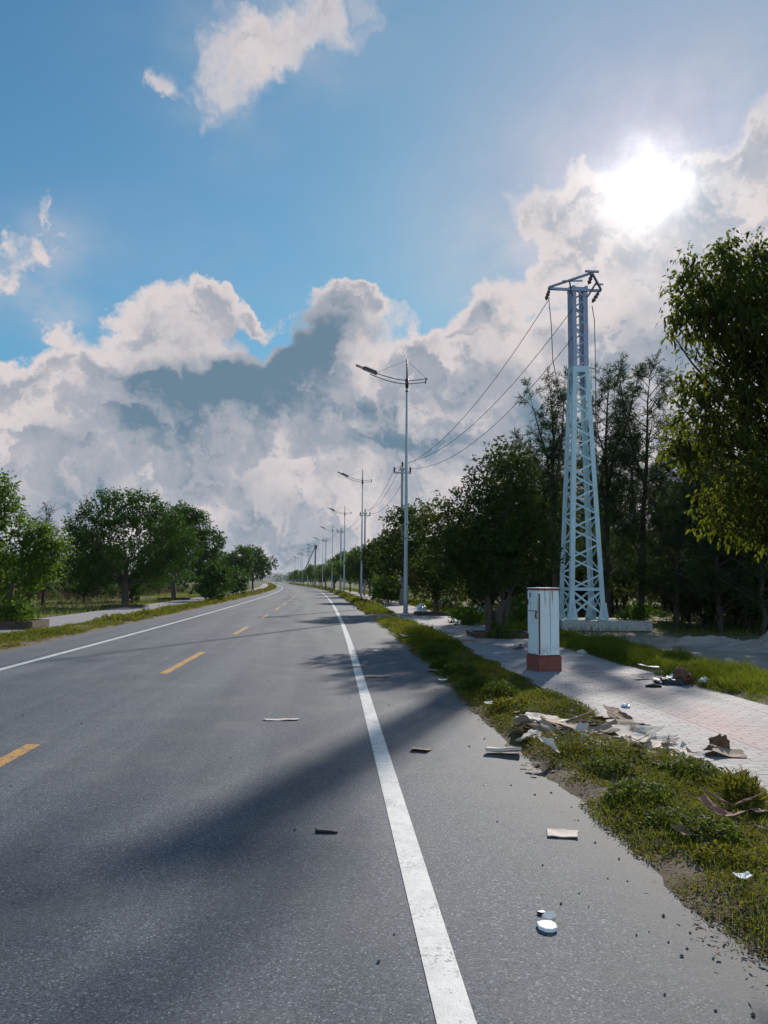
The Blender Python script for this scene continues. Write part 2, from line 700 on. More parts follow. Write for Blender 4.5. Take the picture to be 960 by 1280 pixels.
def round_clumps(rng, cx, cy, cz, rx, ry, rz, n, r, flat=.75, low=-.75):
    L = []
    for i in range(n):
        d = rnd_dir(rng, 1)[0]
        while d[2] < low:
            d = rnd_dir(rng, 1)[0]
        k = rng.uniform(.45, .88)
        rr = r * rng.uniform(.7, 1.25)
        L.append((cx + d[0] * rx * k, cy + d[1] * ry * k, cz + d[2] * rz * k, rr, rr, rr * flat))
    return L


def broad_tree(name, label, group, loc, clumps, fork_z, trunk_r, nleaf, L, W, mat, seed,
               trunk_top=None, stems=1, bark='bark', cat="tree", rz=0.0, **kw):
    rng = np.random.default_rng(seed)
    t = empty(name, loc, rz)
    tag(t, label, cat, group)
    mb = MB()
    top = Vector(trunk_top if trunk_top else (0, 0, fork_z))
    tips = []
    for s in range(stems):
        a = 2 * math.pi * s / max(1, stems) + .4
        sp = .0 if stems == 1 else trunk_r * 1.1
        b0 = Vector((math.cos(a) * sp, math.sin(a) * sp, -.08))
        tp = top + Vector((math.cos(a) * sp * 2.2, math.sin(a) * sp * 2.2, rng.uniform(-.2, .2) if stems > 1 else 0))
        r = trunk_r if stems == 1 else trunk_r * .7
        pts = [b0, b0.lerp(tp, .06) + Vector((0, 0, .02)), b0.lerp(tp, .3) + Vector(rng.normal(size=3) * .04), b0.lerp(tp, .65) + Vector(rng.normal(size=3) * .05), tp]
        mb.tube(pts, [r * 1.5, r * 1.1, r * .95, r * .85, r * .75], 9)
        tips.append((tp, r * .75))
    for i, c in enumerate(clumps):
        tp, r = tips[i % len(tips)]
        e = Vector(c[:3])
        limb(mb, tp - Vector((0, 0, .15)), e, r * rng.uniform(.35, .6), .012, rng)
        for q in range(2):
            e2 = e + Vector(rnd_dir(rng, 1)[0]) * c[3] * .8
            limb(mb, tp.lerp(e, .6), e2, r * .2, .008, rng, 3, sides=4)
    mb.build("trunk", M[bark], t, True)
    crown_mesh("crown", rng, clumps, nleaf, L, W, mat, t, **kw)
    return t


def casuarina(name, label, group, loc, h, spread, seed, nbr=40, needles=16, lean=(0, 0), gap=.14, nl=.23, nw=.025, rz=0.0):
    """feathery tree: long rising branches set unevenly, each ending in loose plumes of thin needles"""
    rng = np.random.default_rng(seed)
    t = empty(name, loc, rz)
    tag(t, label, "tree", group)
    mb = MB()
    r0 = .011 * h + .03
    P = []
    D = []

    def leader(base, top, r, n=9):
        pts = []
        rad = []
        for i in range(n + 1):
            k = i / n
            p = base.lerp(top, k) + Vector((rng.normal(), rng.normal(), 0)) * .07 * (i > 0)
            pts.append(p)
            rad.append(r * (1 - k) ** .8 + .006)
        mb.tube(pts, rad, 6)
        return pts

    def plume(base, d, ln, dens=1.0):
        """a drooping, feather-like branch"""
        mid = base + d * ln * .5 + Vector((0, 0, ln * .02))
        end = base + d * ln + Vector((0, 0, ln * rng.uniform(-.10, .22)))
        mb.tube([base, mid, end], [.010 + .012 * ln, .008 + .006 * ln, .003], 4, False)
        nsub = max(3, int((4 + ln * 7) * dens))
        for s in range(nsub):
            f = rng.uniform(.25, 1.0) ** .8
            q = base.lerp(mid, f * 2) if f < .5 else mid.lerp(end, f * 2 - 1)
            sd = unit(np.array(d) * .75 + rng.normal(size=3) * .55 + np.array([0, 0, rng.uniform(-.25, .45)]))
            sl = rng.uniform(.25, .65)
            tt = rng.random(needles)
            P.append(np.array(q) + sd * (tt * sl)[:, None] + np.array([0, 0, -1]) * (tt ** 2 * sl * .22)[:, None] + rng.normal(size=(needles, 3)) * .022)
            D.append(unit(sd * .9 + rng.normal(size=(needles, 3)) * .42 + np.array([0, 0, -.22])))

    main = leader(Vector((0, 0, -.08)), Vector((lean[0], lean[1], h * .95)), r0)
    leaders = [(main, 0.0)]
    for q in range(2):
        k0 = rng.uniform(.35, .6)
        b0 = main[int(k0 * 9)]
        a = rng.uniform(0, 6.28)
        tp = b0 + Vector((math.cos(a) * spread * .5, math.sin(a) * spread * .5, (h - b0.z) * rng.uniform(.6, .92)))
        leaders.append((leader(b0, tp, r0 * .5, 6), k0))
    for (pts, k0) in leaders:
        n = len(pts) - 1
        nb = nbr if k0 == 0 else int(nbr * .32)
        for b in range(nb):
            k = (b + rng.random()) / nb
            if k0 == 0:
                k = gap + (1 - gap) * k
            i0 = min(n - 1, int(k * n))
            base = pts[i0].lerp(pts[i0 + 1], k * n - i0)
            zr = base.z / h
            az = rng.uniform(0, 2 * math.pi)
            ln = (spread * (1.05 - zr) ** .75 * (1 if k0 == 0 else .6)) * rng.uniform(.35, 1.25) + .22
            rise = rng.uniform(.15, .8) + max(0, zr - .3) * 1.1
            d = Vector((math.cos(az), math.sin(az), rise)).normalized()
            plume(base, d, ln, 1.0 if zr < .7 else .75)
        plume(pts[-1], (pts[-1] - pts[-2]).normalized(), .45)
    P = np.concatenate(P)
    D = np.concatenate(D)
    n = len(P)
    N = rnd_dir(rng, n)
    var = rng.random(n)
    mb.build("trunk", M['bark'], t, True)
    sc = rng.uniform(.6, 1.3, n)
    np_mesh("crown", leaf_quads(P, D, N, nl * sc, nw * np.ones(n)), 4, M['needle'], t, var=var)
    return t


# ------------------------------------------------------------------ grass and weeds
def blades(rng, X, Y, Z, hgt, wid, lean=.5):
    n = len(X)
    a = rng.uniform(0, 2 * math.pi, n)
    ln = rng.uniform(.1, lean, n)
    D = unit(np.stack([np.cos(a) * ln, np.sin(a) * ln, np.ones(n)], 1))
    a2 = rng.uniform(0, 2 * math.pi, n)
    S = np.stack([np.cos(a2), np.sin(a2), np.zeros(n)], 1)
    P = np.stack([X, Y, Z], 1)
    hg = np.asarray(hgt).reshape(-1, 1)
    wd = np.asarray(wid).reshape(-1, 1)
    dr = np.stack([np.cos(a), np.sin(a), -.2 * np.ones(n)], 1)
    V = np.empty((n, 8, 3), dtype=np.float32)
    m = P + D * hg * .55
    t = P + D * hg * .9 + dr * hg * .22
    V[:, 0] = P - S * wd * .5
    V[:, 1] = P + S * wd * .5
    V[:, 2] = m + S * wd * .38
    V[:, 3] = m - S * wd * .38
    V[:, 4] = m - S * wd * .38
    V[:, 5] = m + S * wd * .38
    V[:, 6] = t + S * wd * .06
    V[:, 7] = t - S * wd * .06
    return V.reshape(-1, 3)


def weeds(rng, X, Y, Z, hgt, size):
    """small rounded leaves spread through the height of the ground cover"""
    n = len(X)
    P = np.stack([X, Y, Z + hgt * rng.random(n) ** .7], 1)
    D = unit(rng.normal(size=(n, 3)) * np.array([1, 1, .45]) + np.array([0, 0, .25]))
    N = unit(rng.normal(size=(n, 3)) * .55 + np.array([0, 0, 1]))
    L = size * rng.uniform(.6, 1.4, n)
    return leaf_quads(P, D, N, L, L * .6)


def vnoise(X, Y, s, seed):
    """cheap value noise on arrays, 0..1"""
    def h(i, j):
        a = np.sin(i * 127.1 + j * 311.7 + seed * 74.7) * 43758.5453
        return a - np.floor(a)
    x = X * s
    y = Y * s
    i = np.floor(x)
    j = np.floor(y)
    fx = x - i
    fy = y - j
    fx = fx * fx * (3 - 2 * fx)
    fy = fy * fy * (3 - 2 * fy)
    return (h(i, j) * (1 - fx) + h(i + 1, j) * fx) * (1 - fy) + (h(i, j + 1) * (1 - fx) + h(i + 1, j + 1) * fx) * fy


def fb(X, Y, s, seed):
    return vnoise(X, Y, s, seed) * .5 + vnoise(X, Y, s * 2.1, seed + 1) * .3 + vnoise(X, Y, s * 4.3, seed + 2) * .2


def cover(name, o0, o1, bands, zf, matw, matb, seed, edge=.35, gaps=(), kind_label=None):
    """bands: (y0, y1, weeds per m2, leaf size, height, blades per m2, blade height, blade width)"""
    rng = np.random.default_rng(seed)
    W = []
    Wv = []
    B = []
    Bv = []
    for (y0, y1, dw, ls, hh, db, bh, bw) in bands:
        for which, dens in ((0, dw), (1, db)):
            n = int(dens * (o1 - o0) * (y1 - y0))
            if n < 1:
                continue
            off = rng.uniform(o0, o1, n)
            y = rng.uniform(y0, y1, n)
            e = np.minimum(off - o0, o1 - off)
            m1 = fb(off, y, .9, seed)
            m2 = fb(off, y, 2.6, seed + 5)
            keep = (e / edge + (m1 - .5) * 2.2 + (m2 - .5) * 1.4) > rng.uniform(.05, .75, n)
            keep &= (m2 + m1) > .72
            if name == "verge":
                A_, B_ = G(668, 908), G(835, 944)
                dx_, dy_ = B_.x - A_.x, B_.y - A_.y
                X_ = XLn(y) + off
                t_ = np.clip(((X_ - A_.x) * dx_ + (y - A_.y) * dy_) / (dx_ * dx_ + dy_ * dy_), 0, 1)
                keep &= np.hypot(X_ - A_.x - t_ * dx_, y - A_.y - t_ * dy_) > .26
            for (ga, gb) in gaps:
                keep &= ~((y > ga) & (y < gb))
            off, y, e, m1, m2 = off[keep], y[keep], e[keep], m1[keep], m2[keep]
            tall = np.clip((m1 - .36) * 4.2 + (m2 - .5) * 1.2, .12, 1.7) * np.clip(e / edge * .8 + .25, .25, 1.0)
            X = XLn(y) + off
            Z = np.array([zf(a, b) for a, b in zip(off, y)]) if y1 < 30 else np.full(len(X), .03)
            if which == 0:
                W.append(weeds(rng, X, Y=y, Z=Z, hgt=hh * tall, size=ls))
                Wv.append(np.clip(.95 - .9 * np.clip(e / edge, 0, 1) * .35 - (tall - .3) * .30 + (fb(off, y, .55, seed + 9) - .5) * .9 + rng.normal(size=len(X)) * .22, 0, 1))
            else:
                B.append(blades(rng, X, y, Z, bh * (.4 + tall) * rng.uniform(.5, 1.2, len(X)), bw * rng.uniform(.7, 1.3, len(X))))
                Bv.append(np.repeat(np.clip(rng.random(len(X)) * .9 + .12 - .2 * tall, 0, 1), 2))
    if W:
        o = np_mesh("weeds", np.concatenate(W), 4, matw, None, var=np.concatenate(Wv))
        tag(o, kind='stuff')
        o.name = name + "_weeds"
    if B:
        o = np_mesh("grass", np.concatenate(B), 4, matb, None, var=np.concatenate(Bv))
        tag(o, kind='stuff')
        o.name = name + "_grass"
    return


cover("verge", 1.36, 2.95, [(1.6, 4, 13000, .015, .06, 800, .11, .0035), (4, 6.5, 10000, .018, .075, 900, .12, .004), (6.5, 10, 6500, .021, .09, 420, .09, .005),
                            (10, 20, 2400, .032, .09, 600, .11, .007), (20, 46, 420, .075, .13, 220, .20, .016),
                            (46, 130, 60, .18, .22, 30, .35, .04), (130, 420, 12, .40, .3, 3, .4, .1)],
      verge_r, M['weed'], M['blade'], 21, gaps=((33.5, 39.5),))
cover("far_verge", -LW - 3.25, -LW - 1.45, [(8, 30, 420, .06, .11, 260, .14, .012), (30, 60, 170, .09, .14, 70, .18, .025),
                                            (60, 160, 36, .20, .25, 12, .35, .06), (160, 420, 8, .42, .35, 2, .4, .12)],
      verge_l, M['weed'], M['blade'], 31, edge=.3)
cover("lawn", 5.2, 7.3, [(3, 12, 1600, .022, .06, 2500, .11, .006), (12, 26, 700, .035, .10, 1300, .17, .009),
                         (26, 60, 140, .08, .15, 160, .25, .025), (60, 160, 20, .2, .2, 14, .4, .06)],
      lawn_r, M['weed'], M['blade'], 41, edge=.4)


def scatter(name, poly_fn, n, mat, hgt, wid, seed, z=-.05):
    rng = np.random.default_rng(seed)
    X, Y = poly_fn(rng, n)
    m = fb(X, Y, .25, seed) + rng.normal(size=len(X)) * .08
    k = m > .42
    X, Y = X[k], Y[k]
    sc = rng.uniform(.5, 1.25, len(X))
    o = np_mesh(name, blades(rng, X, Y, np.full(len(X), z), hgt * sc, wid * sc, .6), 4, mat, None, var=np.repeat(rng.random(len(X)), 2))
    tag(o, kind='stuff')
    return o


def field_left(rng, n):
    y = 22 + 150 * rng.random(n) ** 1.6
    x = XLn(y) - LW - 5.7 - rng.random(n) ** 1.3 * 55
    return x, y


scatter("field_grass", field_left, 70000, M['blade'], .32, .03, 51)


def field_left_dry(rng, n):
    y = 60 + 60 * rng.random(n)
    x = XLn(y) - LW - 12 - rng.random(n) * 40
    return x, y


scatter("dry_field_grass", field_left_dry, 22000, M['dry'], 1.3, .05, 52)


def under_right(rng, n):
    y = 20 + 130 * rng.random(n) ** 1.5
    x = XLn(y) + 5.6 + rng.random(n) * 30
    k = ~((x > 7.0 - .0 * y) & (y < 25))
    return x[k], y[k]


scatter("undergrowth_grass", under_right, 50000, M['blade'], .30, .022, 53)

# leafy clumps standing out of the near verge
M['weed_dark'] = leaf_mat("dark_weed_leaf", (.012, .026, .004), (.045, .075, .010), (.11, .10, .02), .32, (.17, .24, .02), rough=.7, spec=.15)
for i, (px, py, r, h_, n_, ls, mt) in enumerate(((800, 1000, .26, .17, 1500, .030, 'weed_dark'), (862, 968, .28, .16, 1300, .030, 'weed_dark'), (760, 962, .22, .13, 900, .028, 'weed_dark'), (880, 1045, .24, .14, 1100, .028, 'weed_dark'),
                                               (840, 1030, .20, .12, 800, .026, 'weed_dark'), (720, 940, .2, .11, 700, .03, 'weed'), (925, 1000, .14, .22, 500, .05, 'weed'), (905, 1075, .2, .1, 700, .024, 'weed'),
                                               (640, 885, .28, .18, 900, .04, 'weed'), (600, 860, .3, .22, 1000, .05, 'weed_dark'), (575, 842, .3, .25, 900, .055, 'weed_dark'), (545, 818, .35, .25, 900, .06, 'weed_dark'),
                                               (625, 870, .25, .24, 800, .05, 'weed_dark'), (560, 832, .3, .22, 800, .06, 'weed_dark'))):
    rg = np.random.default_rng(2000 + i)
    c = G(px, py + 6, .03)
    a = rg.uniform(0, 6.28, n_)
    rr = r * np.sqrt(rg.random(n_)) * rg.uniform(.7, 1.2, n_)
    hh = h_ * np.sqrt(np.clip(1.1 - (rr / r) ** 2, .05, 1)) * rg.uniform(.25, 1.05, n_)
    P = np.stack([np.cos(a) * rr, np.sin(a) * rr, hh], 1)
    D = unit(np.stack([np.cos(a), np.sin(a), np.zeros(n_)], 1) * .5 + rg.normal(size=(n_, 3)) * .6 + np.array([0, 0, .5 if ls > .045 else .15]))
    N = unit(rg.normal(size=(n_, 3)) * .6 + np.array([0, 0, 1]))
    L = ls * rg.uniform(.6, 1.4, n_)
    o = np_mesh("weed_clump", leaf_quads(P, D, N, L * (1.6 if ls > .045 else 1), L * (.3 if ls > .045 else .6)), 4, M[mt], None, var=rg.random(n_))
    o.location = c
    tag(o, "leafy weed clump standing out of the near right verge", "weed", "weed clumps in the near right verge")

# ------------------------------------------------------------------ street trees, right of the road
def street(label, group, y, off, seed, rx, rz, cz, n=9000, L=.16, W=.075, nclump=13, r=.95, fork=1.5, tr=.13, stems=1, mat='leaf_street', **kw):
    rng = np.random.default_rng(seed)
    cl = round_clumps(rng, 0, 0, cz, rx, rx, rz, nclump, r)
    return broad_tree("street_tree", label, group, R(off, y), cl, fork, tr, n, L, W, M[mat], seed, stems=stems, **kw)


GR = "street trees in a row on the right pavement"
# nearest one: two lobes, several stems
b = G(621, 799)
rng = np.random.default_rng(301)
cl = []
for (px, py, dy, r) in ((548, 655, 0, .75), (575, 690, -.6, .85), (560, 720, .4, .7), (592, 640, .2, .8), (612, 690, -.8, .95), (640, 705, .3, .95),
                        (610, 735, -.3, .75), (655, 680, .5, .75), (625, 650, 0, .95), (648, 640, .7, .75), (640, 605, -.2, .65), (618, 590, .4, .55),
                        (655, 600, .3, .5), (636, 570, 0, .42), (668, 720, .2, .65), (580, 665, 1.0, .8), (600, 715, 1.0, .8), (668, 640, .4, .45), (575, 735, .5, .5), (600, 612, .5, .5)):
    p = AT(px, py - (24 if py > 700 else 0), b.y + dy) - b
    cl.append((p.x, p.y, p.z, r, r, r * .85))
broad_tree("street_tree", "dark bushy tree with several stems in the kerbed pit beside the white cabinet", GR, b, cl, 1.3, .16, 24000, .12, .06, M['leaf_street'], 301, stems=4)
b = G(545, 767)
cl = []
for (px, py, dy, r) in ((510, 660, 0, 1.0), (540, 665, .5, 1.0), (490, 690, 0, .95), (525, 700, -.6, 1.1), (555, 700, .3, 1.0), (500, 720, .3, .9), (535, 730, .3, .9),
                        (560, 735, -.2, .8), (522, 645, .2, .75), (498, 650, .6, .7), (480, 705, .2, .7), (575, 680, .5, .8)):
    p = AT(px, py, b.y + dy) - b
    cl.append((p.x, p.y, p.z, r, r, r * .85))
broad_tree("street_tree", "dense dark tree directly behind the nearest street lamp", GR, b, cl, 1.5, .15, 15000, .17, .08, M['leaf_street'], 302)
labels = {66: "dark rounded tree rising behind the low leafy bush on the right pavement",
          86: "dark rounded tree behind the second street lamp on the right",
          104: "rounded green tree by the third street lamp on the right",
          122: "green tree just beyond the third street lamp on the right",
          140: "brighter green tree beside the fourth street lamp on the right"}
proto = None
ylist = [66, 86, 104, 122, 140, 160, 178, 196, 215, 233, 252, 272, 290, 310, 330, 352, 375, 400, 425, 450]
for i, y in enumerate(ylist):
    if i < 4:
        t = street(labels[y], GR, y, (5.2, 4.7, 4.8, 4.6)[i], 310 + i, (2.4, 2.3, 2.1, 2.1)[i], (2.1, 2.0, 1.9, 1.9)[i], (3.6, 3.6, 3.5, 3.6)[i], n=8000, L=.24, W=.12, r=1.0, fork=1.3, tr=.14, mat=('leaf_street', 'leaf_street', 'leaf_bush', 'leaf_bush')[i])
        if i == 3:
            proto = t
        if i == 2:
            proto2 = t
    else:
        c = copy_tree(proto if i % 2 else proto2)
        s = (1.12, .95, 1.05, .9, 1.15, 1.0)[i % 6]
        c.scale = (s, s, s)
        c.rotation_euler = (0, 0, i * 1.9)
        c.location = R(4.6 + .5 * math.sin(i * 2.3), y)
        c["label"] = labels.get(y, "small distant tree in the row fading towards the bend on the right")

# low bushes on the right
def bush(name, label, loc, rx, rz, seed, n=3500, L=.14, W=.07, mat='leaf_bush', group=None, cat="bush", nclump=7):
    rng = np.random.default_rng(seed)
    t = empty(name, loc)
    tag(t, label, cat, group)
    cl = round_clumps(rng, 0, 0, rz * .55, rx * .8, rx * .8, rz * .5, nclump, rx * .42, .8)
    mb = MB()
    for c in cl:
        limb(mb, (rng.normal() * .05, rng.normal() * .05, -.05), c[:3], .025, .008, rng, 3, sides=4)
    mb.build("stem", M['bark'], t)
    crown_mesh("foliage", rng, cl, n, L, W, M[mat], t, twig=.3)
    return t


bush("leafy_bush", "round bright green bush beside the pavement behind the nearest lamp", G(487, 757), 1.25, 1.75, 401, 6000, .17, .08)
bush("leafy_bush", "pale large-leaved sapling between the dark tree and the white cabinet", G(650, 781), .42, 1.25, 402, 420, .16, .10)
bush("leafy_bush", "low green bush at the foot of the pavement tree behind the litter", G(585, 783), .6, .6, 403, 1400, .12, .06)
bush("leafy_bush", "sunlit yellow-green shrub right of the tower's concrete pad", G(800, 786), .65, .85, 404, 1500, .11, .05)
bush("leafy_bush", "tuft of weeds growing around the stems of the pitted tree", G(628, 800), .35, .3, 405, 600, .09, .05)

# ------------------------------------------------------------------ left of the road
GL = "trees along the left pavement"
b = G(157, 758)
rng = np.random.default_rng(500)
cl = []
for (px, py, dy, r) in ((110, 660, 0, 1.1), (130, 640, .5, 1.1), (155, 636, -.4, 1.15), (180, 640, .5, 1.1), (205, 652, 0, 1.1), (220, 675, .4, 1.1), (105, 690, .3, 1.0),
                        (115, 715, -.3, .95), (215, 705, -.3, 1.0), (135, 700, 1.2, 1.0), (190, 700, 1.4, 1.0), (165, 665, 2, 1.2), (140, 725, .4, .8), (185, 722, .2, .85),
                        (160, 690, -1.6, .9), (120, 680, 2.2, 1.1), (205, 690, 2.2, 1.1), (95, 675, .6, .8), (230, 690, .5, .8)):
    p = AT(px, py, b.y + dy) - b
    cl.append((p.x, p.y, p.z, r, r, r * .85))
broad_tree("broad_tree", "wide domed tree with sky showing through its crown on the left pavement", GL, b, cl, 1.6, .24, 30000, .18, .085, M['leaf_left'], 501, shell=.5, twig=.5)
b = G(217, 749)
cl = []
for (px, py, dy, r) in ((205, 660, 0, 1.2), (225, 650, .6, 1.25), (245, 655, 0, 1.2), (215, 685, 0, 1.0), (240, 685, .8, 1.3), (260, 680, -.4, 1.2), (262, 705, .4, 1.1), (250, 715, 0, 1.0),
                        (210, 705, .6, .9), (268, 725, .6, .9), (235, 640 + 8, -.6, .9)):
    p = AT(px, py, b.y + dy) - b
    cl.append((p.x, p.y, p.z, r, r, r * .9))
broad_tree("broad_tree", "tall dark-trunked tree just right of the wide domed tree on the left", GL, b, cl, 2.1, .22, 18000, .24, .11, M['leaf_left'], 502, twig=.5)
for (px, py, yy, r, h, sd, lab) in ((292, 738, 112, 3.0, 7.2, 503, "dark oval tree in the far left clump, the nearer one"), (316, 734.5, 138, 3.4, 7.6, 504, "rounded green tree at the right end of the far left clump")):
    b = AT(px, py, yy)
    b.z = 0
    rng = np.random.default_rng(sd)
    cl = round_clumps(rng, 0, 0, h * .54, r, r, h * .40, 14, 1.3)
    broad_tree("broad_tree", lab, GL, b, cl, 1.8, .2, 10000, .34, .17, M['leaf_left'], sd, twig=.6)
b = G(14, 783)
cl = []
for (px, py, dy, r) in ((20, 690, 0, .62), (45, 680, .3, .6), (58, 700, 0, .6), (40, 715, -.3, .6), (15, 715, .4, .6), (62, 675, .5, .42), (35, 665, .2, .5), (-15, 700, .5, .7), (55, 725, .3, .45), (-10, 735, 0, .6), (68, 690, .2, .4)):
    p = AT(px, py, b.y + dy) - b
    r *= .82
    cl.append((p.x, p.y, p.z, r, r, r * .9))
broad_tree("broad_tree", "nearest left tree, a low bushy crown over a thin trunk in a brick pit", GL, b, cl, 1.5, .10, 9000, .12, .065, M['leaf_bush'], 505)
b = G(-12, 781)
cl = []
for (px, py, dy, r) in ((2, 625, 0, .55), (-15, 615, .2, .6), (10, 645, .3, .4), (-10, 650, -.2, .55), (-35, 640, 0, .7), (4, 608, .2, .35), (-30, 610, .3, .5)):
    p = AT(px, py, b.y + dy) - b
    r *= .82
    cl.append((p.x, p.y, p.z, r, r, r * .9))
broad_tree("broad_tree", "taller slender tree at the left edge of the view, above the low bushy one", GL, b, cl, 3.4, .09, 5500, .13, .065, M['leaf_bush'], 506, bark='bark_pale')
bush("leafy_bush", "green weeds and creeper around the foot of the nearest left tree", G(18, 786), .95, .8, 411, 3000, .10, .06)
bush("leafy_bush", "leafy suckers at the foot of the wide domed tree", G(168, 757), .9, 1.9, 412, 1600, .15, .08, mat='leaf_left')
bush("leafy_bush", "dark low bush hanging over the left verge before the far clump", G(262, 752), 2.2, 2.6, 413, 4200, .24, .11, mat='leaf_left')
bush("leafy_bush", "second dark low bush on the left verge, nearer the far clump", G(285, 746), 2.4, 2.8, 414, 3200, .26, .12, mat='leaf_left')

# shrubs and trees behind the left pavement
far_lab = "dark shrub in the thicket behind the left pavement trees"
protos = []
for k in range(3):
    rng = np.random.default_rng(600 + k)
    cl = round_clumps(rng, 0, 0, 2.4, 2.6, 2.6, 2.0, 12, 1.15)
    t = broad_tree("thicket_tree", far_lab, "thicket behind the left pavement", (0, 0, 0), cl, .9, .1, 5000, .27, .12, M['leaf_left'], 600 + k, twig=.5)
    protos.append(t)
spots = [(-23.5, 45), (-27, 52), (-22, 58), (-31, 60), (-34, 70), (-26, 72), (-38, 80), (-31, 84), (-25, 88), (-44, 92), (-36, 98), (-29, 104), (-50, 110), (-40, 116), (-33, 122),
         (-56, 100), (-60, 125), (-46, 132), (-37, 140), (-20, 37), (-27, 40), (-34, 46), (-42, 62), (-50, 78), (-21.5, 48), (-24, 42)]
for i, (x, y) in enumerate(spots):
    c = protos[i] if i < 3 else copy_tree(protos[i % 3])
    s = .8 + .45 * ((i * 37) % 10) / 10
    if y < 60:
        s *= .72
    c.location = (x, y, -.06)
    c.scale = (s, s, s * (1.0 if y > 60 else .95))
    c.rotation_euler = (0, 0, i * 2.1)
casuarina("casuarina_tree", "wispy bare-topped casuarina behind the nearest left trees", "casuarinas", Vector((-21.6, 50, -.06)), 6.2, 1.4, 610, nbr=24, needles=7, gap=.4, nw=.03)

# ------------------------------------------------------------------ the casuarina grove, right
GC = "casuarinas in the grove on the right"
front = [  # pixel of the foot, depth, pixel of the top, spread, label
    (694, 32.5, 466, 2.2, "slender casuarina directly behind the lattice tower, left of its legs"),
    (757, 33.0, 458, 2.6, "wispy casuarina just right of the lattice tower"),
    (795, 31.0, 448, 2.7, "tallest casuarina, its thin top beside the big leafy tree"),
    (662, 34.0, 545, 2.3, "casuarina between the dark street tree and the tower"),
    (845, 29.5, 535, 2.9, "casuarina with leaning bare trunk right of the yellow-green shrub"),
    (900, 28.0, 560, 2.6, "casuarina under the lower boughs of the big leafy tree"),
    (640, 36.0, 560, 1.6, "thin casuarina rising behind the nearest street tree's crown"),
    (950, 27.0, 560, 2.5, "casuarina at the right edge of the view behind the sandy track"),
]
fronts = []
for i, (px, yy, py, sp, lab) in enumerate(front):
    p = AT(px, 760, yy)
    top = AT(px, py, yy).z
    fronts.append(casuarina("casuarina_tree", lab, GC, Vector((p.x, yy, -.06)), top, sp, 700 + i, nbr=52, needles=20, gap=.12, lean=(((0, .3, .9, -.3, .5, -.2, -.3, .4)[i]), .2)))
rng = np.random.default_rng(77)
spots = []
for i in range(40):
    y = rng.uniform(38, 75)
    px = rng.uniform(650, 1080)
    spots.append((px, y))
spots += [(1080, 30), (1130, 34), (1180, 29), (1230, 36), (1110, 40), (1290, 31)]
for (px, y) in [(690, 40), (720, 38), (745, 42), (775, 38), (815, 36), (850, 35), (885, 33), (925, 32), (965, 30), (1000, 28), (1040, 30), (715, 52), (770, 50), (830, 45), (880, 42)]:
    spots.append((px, y))
spots = [(px, y) for i, (px, y) in enumerate(spots) if not (772 < px < 852 and y < 58) and not (700 < px < 772 and i % 2)]
for i, (px, y) in enumerate(spots):
    c = copy_tree(fronts[i % len(fronts)])
    src = (468, 455, 447, 545, 520, 560, 560, 560)[i % 8]
    hh = AT(px, 560 + 110 * rng.random(), y).z
    h0 = AT(front[i % 8][0], front[i % 8][2], front[i % 8][1]).z
    s = np.clip(hh / h0, .5, 1.5)
    w = s * 1.35
    c.scale = (w, w, s)
    c.location = (AT(px, 700, y).x, y, -.06)
    c.rotation_euler = (0, 0, rng.uniform(0, 6.28))
    c["label"] = "dark casuarina standing back inside the grove on the right"
# undergrowth shrubs inside the grove
pr = []
for k in range(3):
    rg = np.random.default_rng(800 + k)
    cl = round_clumps(rg, 0, 0, 1.5, 2.2, 2.2, 1.4, 11, .95)
    pr.append(broad_tree("grove_shrub", "dark shrub in the undergrowth of the casuarina grove", "undergrowth shrubs in the grove", (0, 0, 0), cl, .5, .06, 4200, .2, .09, M['leaf_street'], 800 + k, cat="shrub"))
sp = [(590, 47), (640, 44), (675, 42), (700, 46), (735, 44), (765, 46), (860, 36), (890, 35), (920, 33), (950, 32), (985, 31), (1020, 30), (720, 55), (780, 52), (840, 48), (900, 44),
      (610, 52), (570, 55), (660, 58), (540, 62), (880, 30), (935, 28.5), (760, 60), (830, 60), (910, 55), (990, 40), (1040, 36), (700, 66), (630, 66)]
for i, (px, y) in enumerate(sp):
    c = pr[i] if i < 3 else copy_tree(pr[i % 3])
    s = .85 + .6 * ((i * 53) % 10) / 10
    if px > 860 and y < 33:
        s *= .7
    c.location = (AT(px, 740, y).x, y, -.08)
    c.scale = (s, s, s * 1.15)
    c.rotation_euler = (0, 0, i * 1.3)

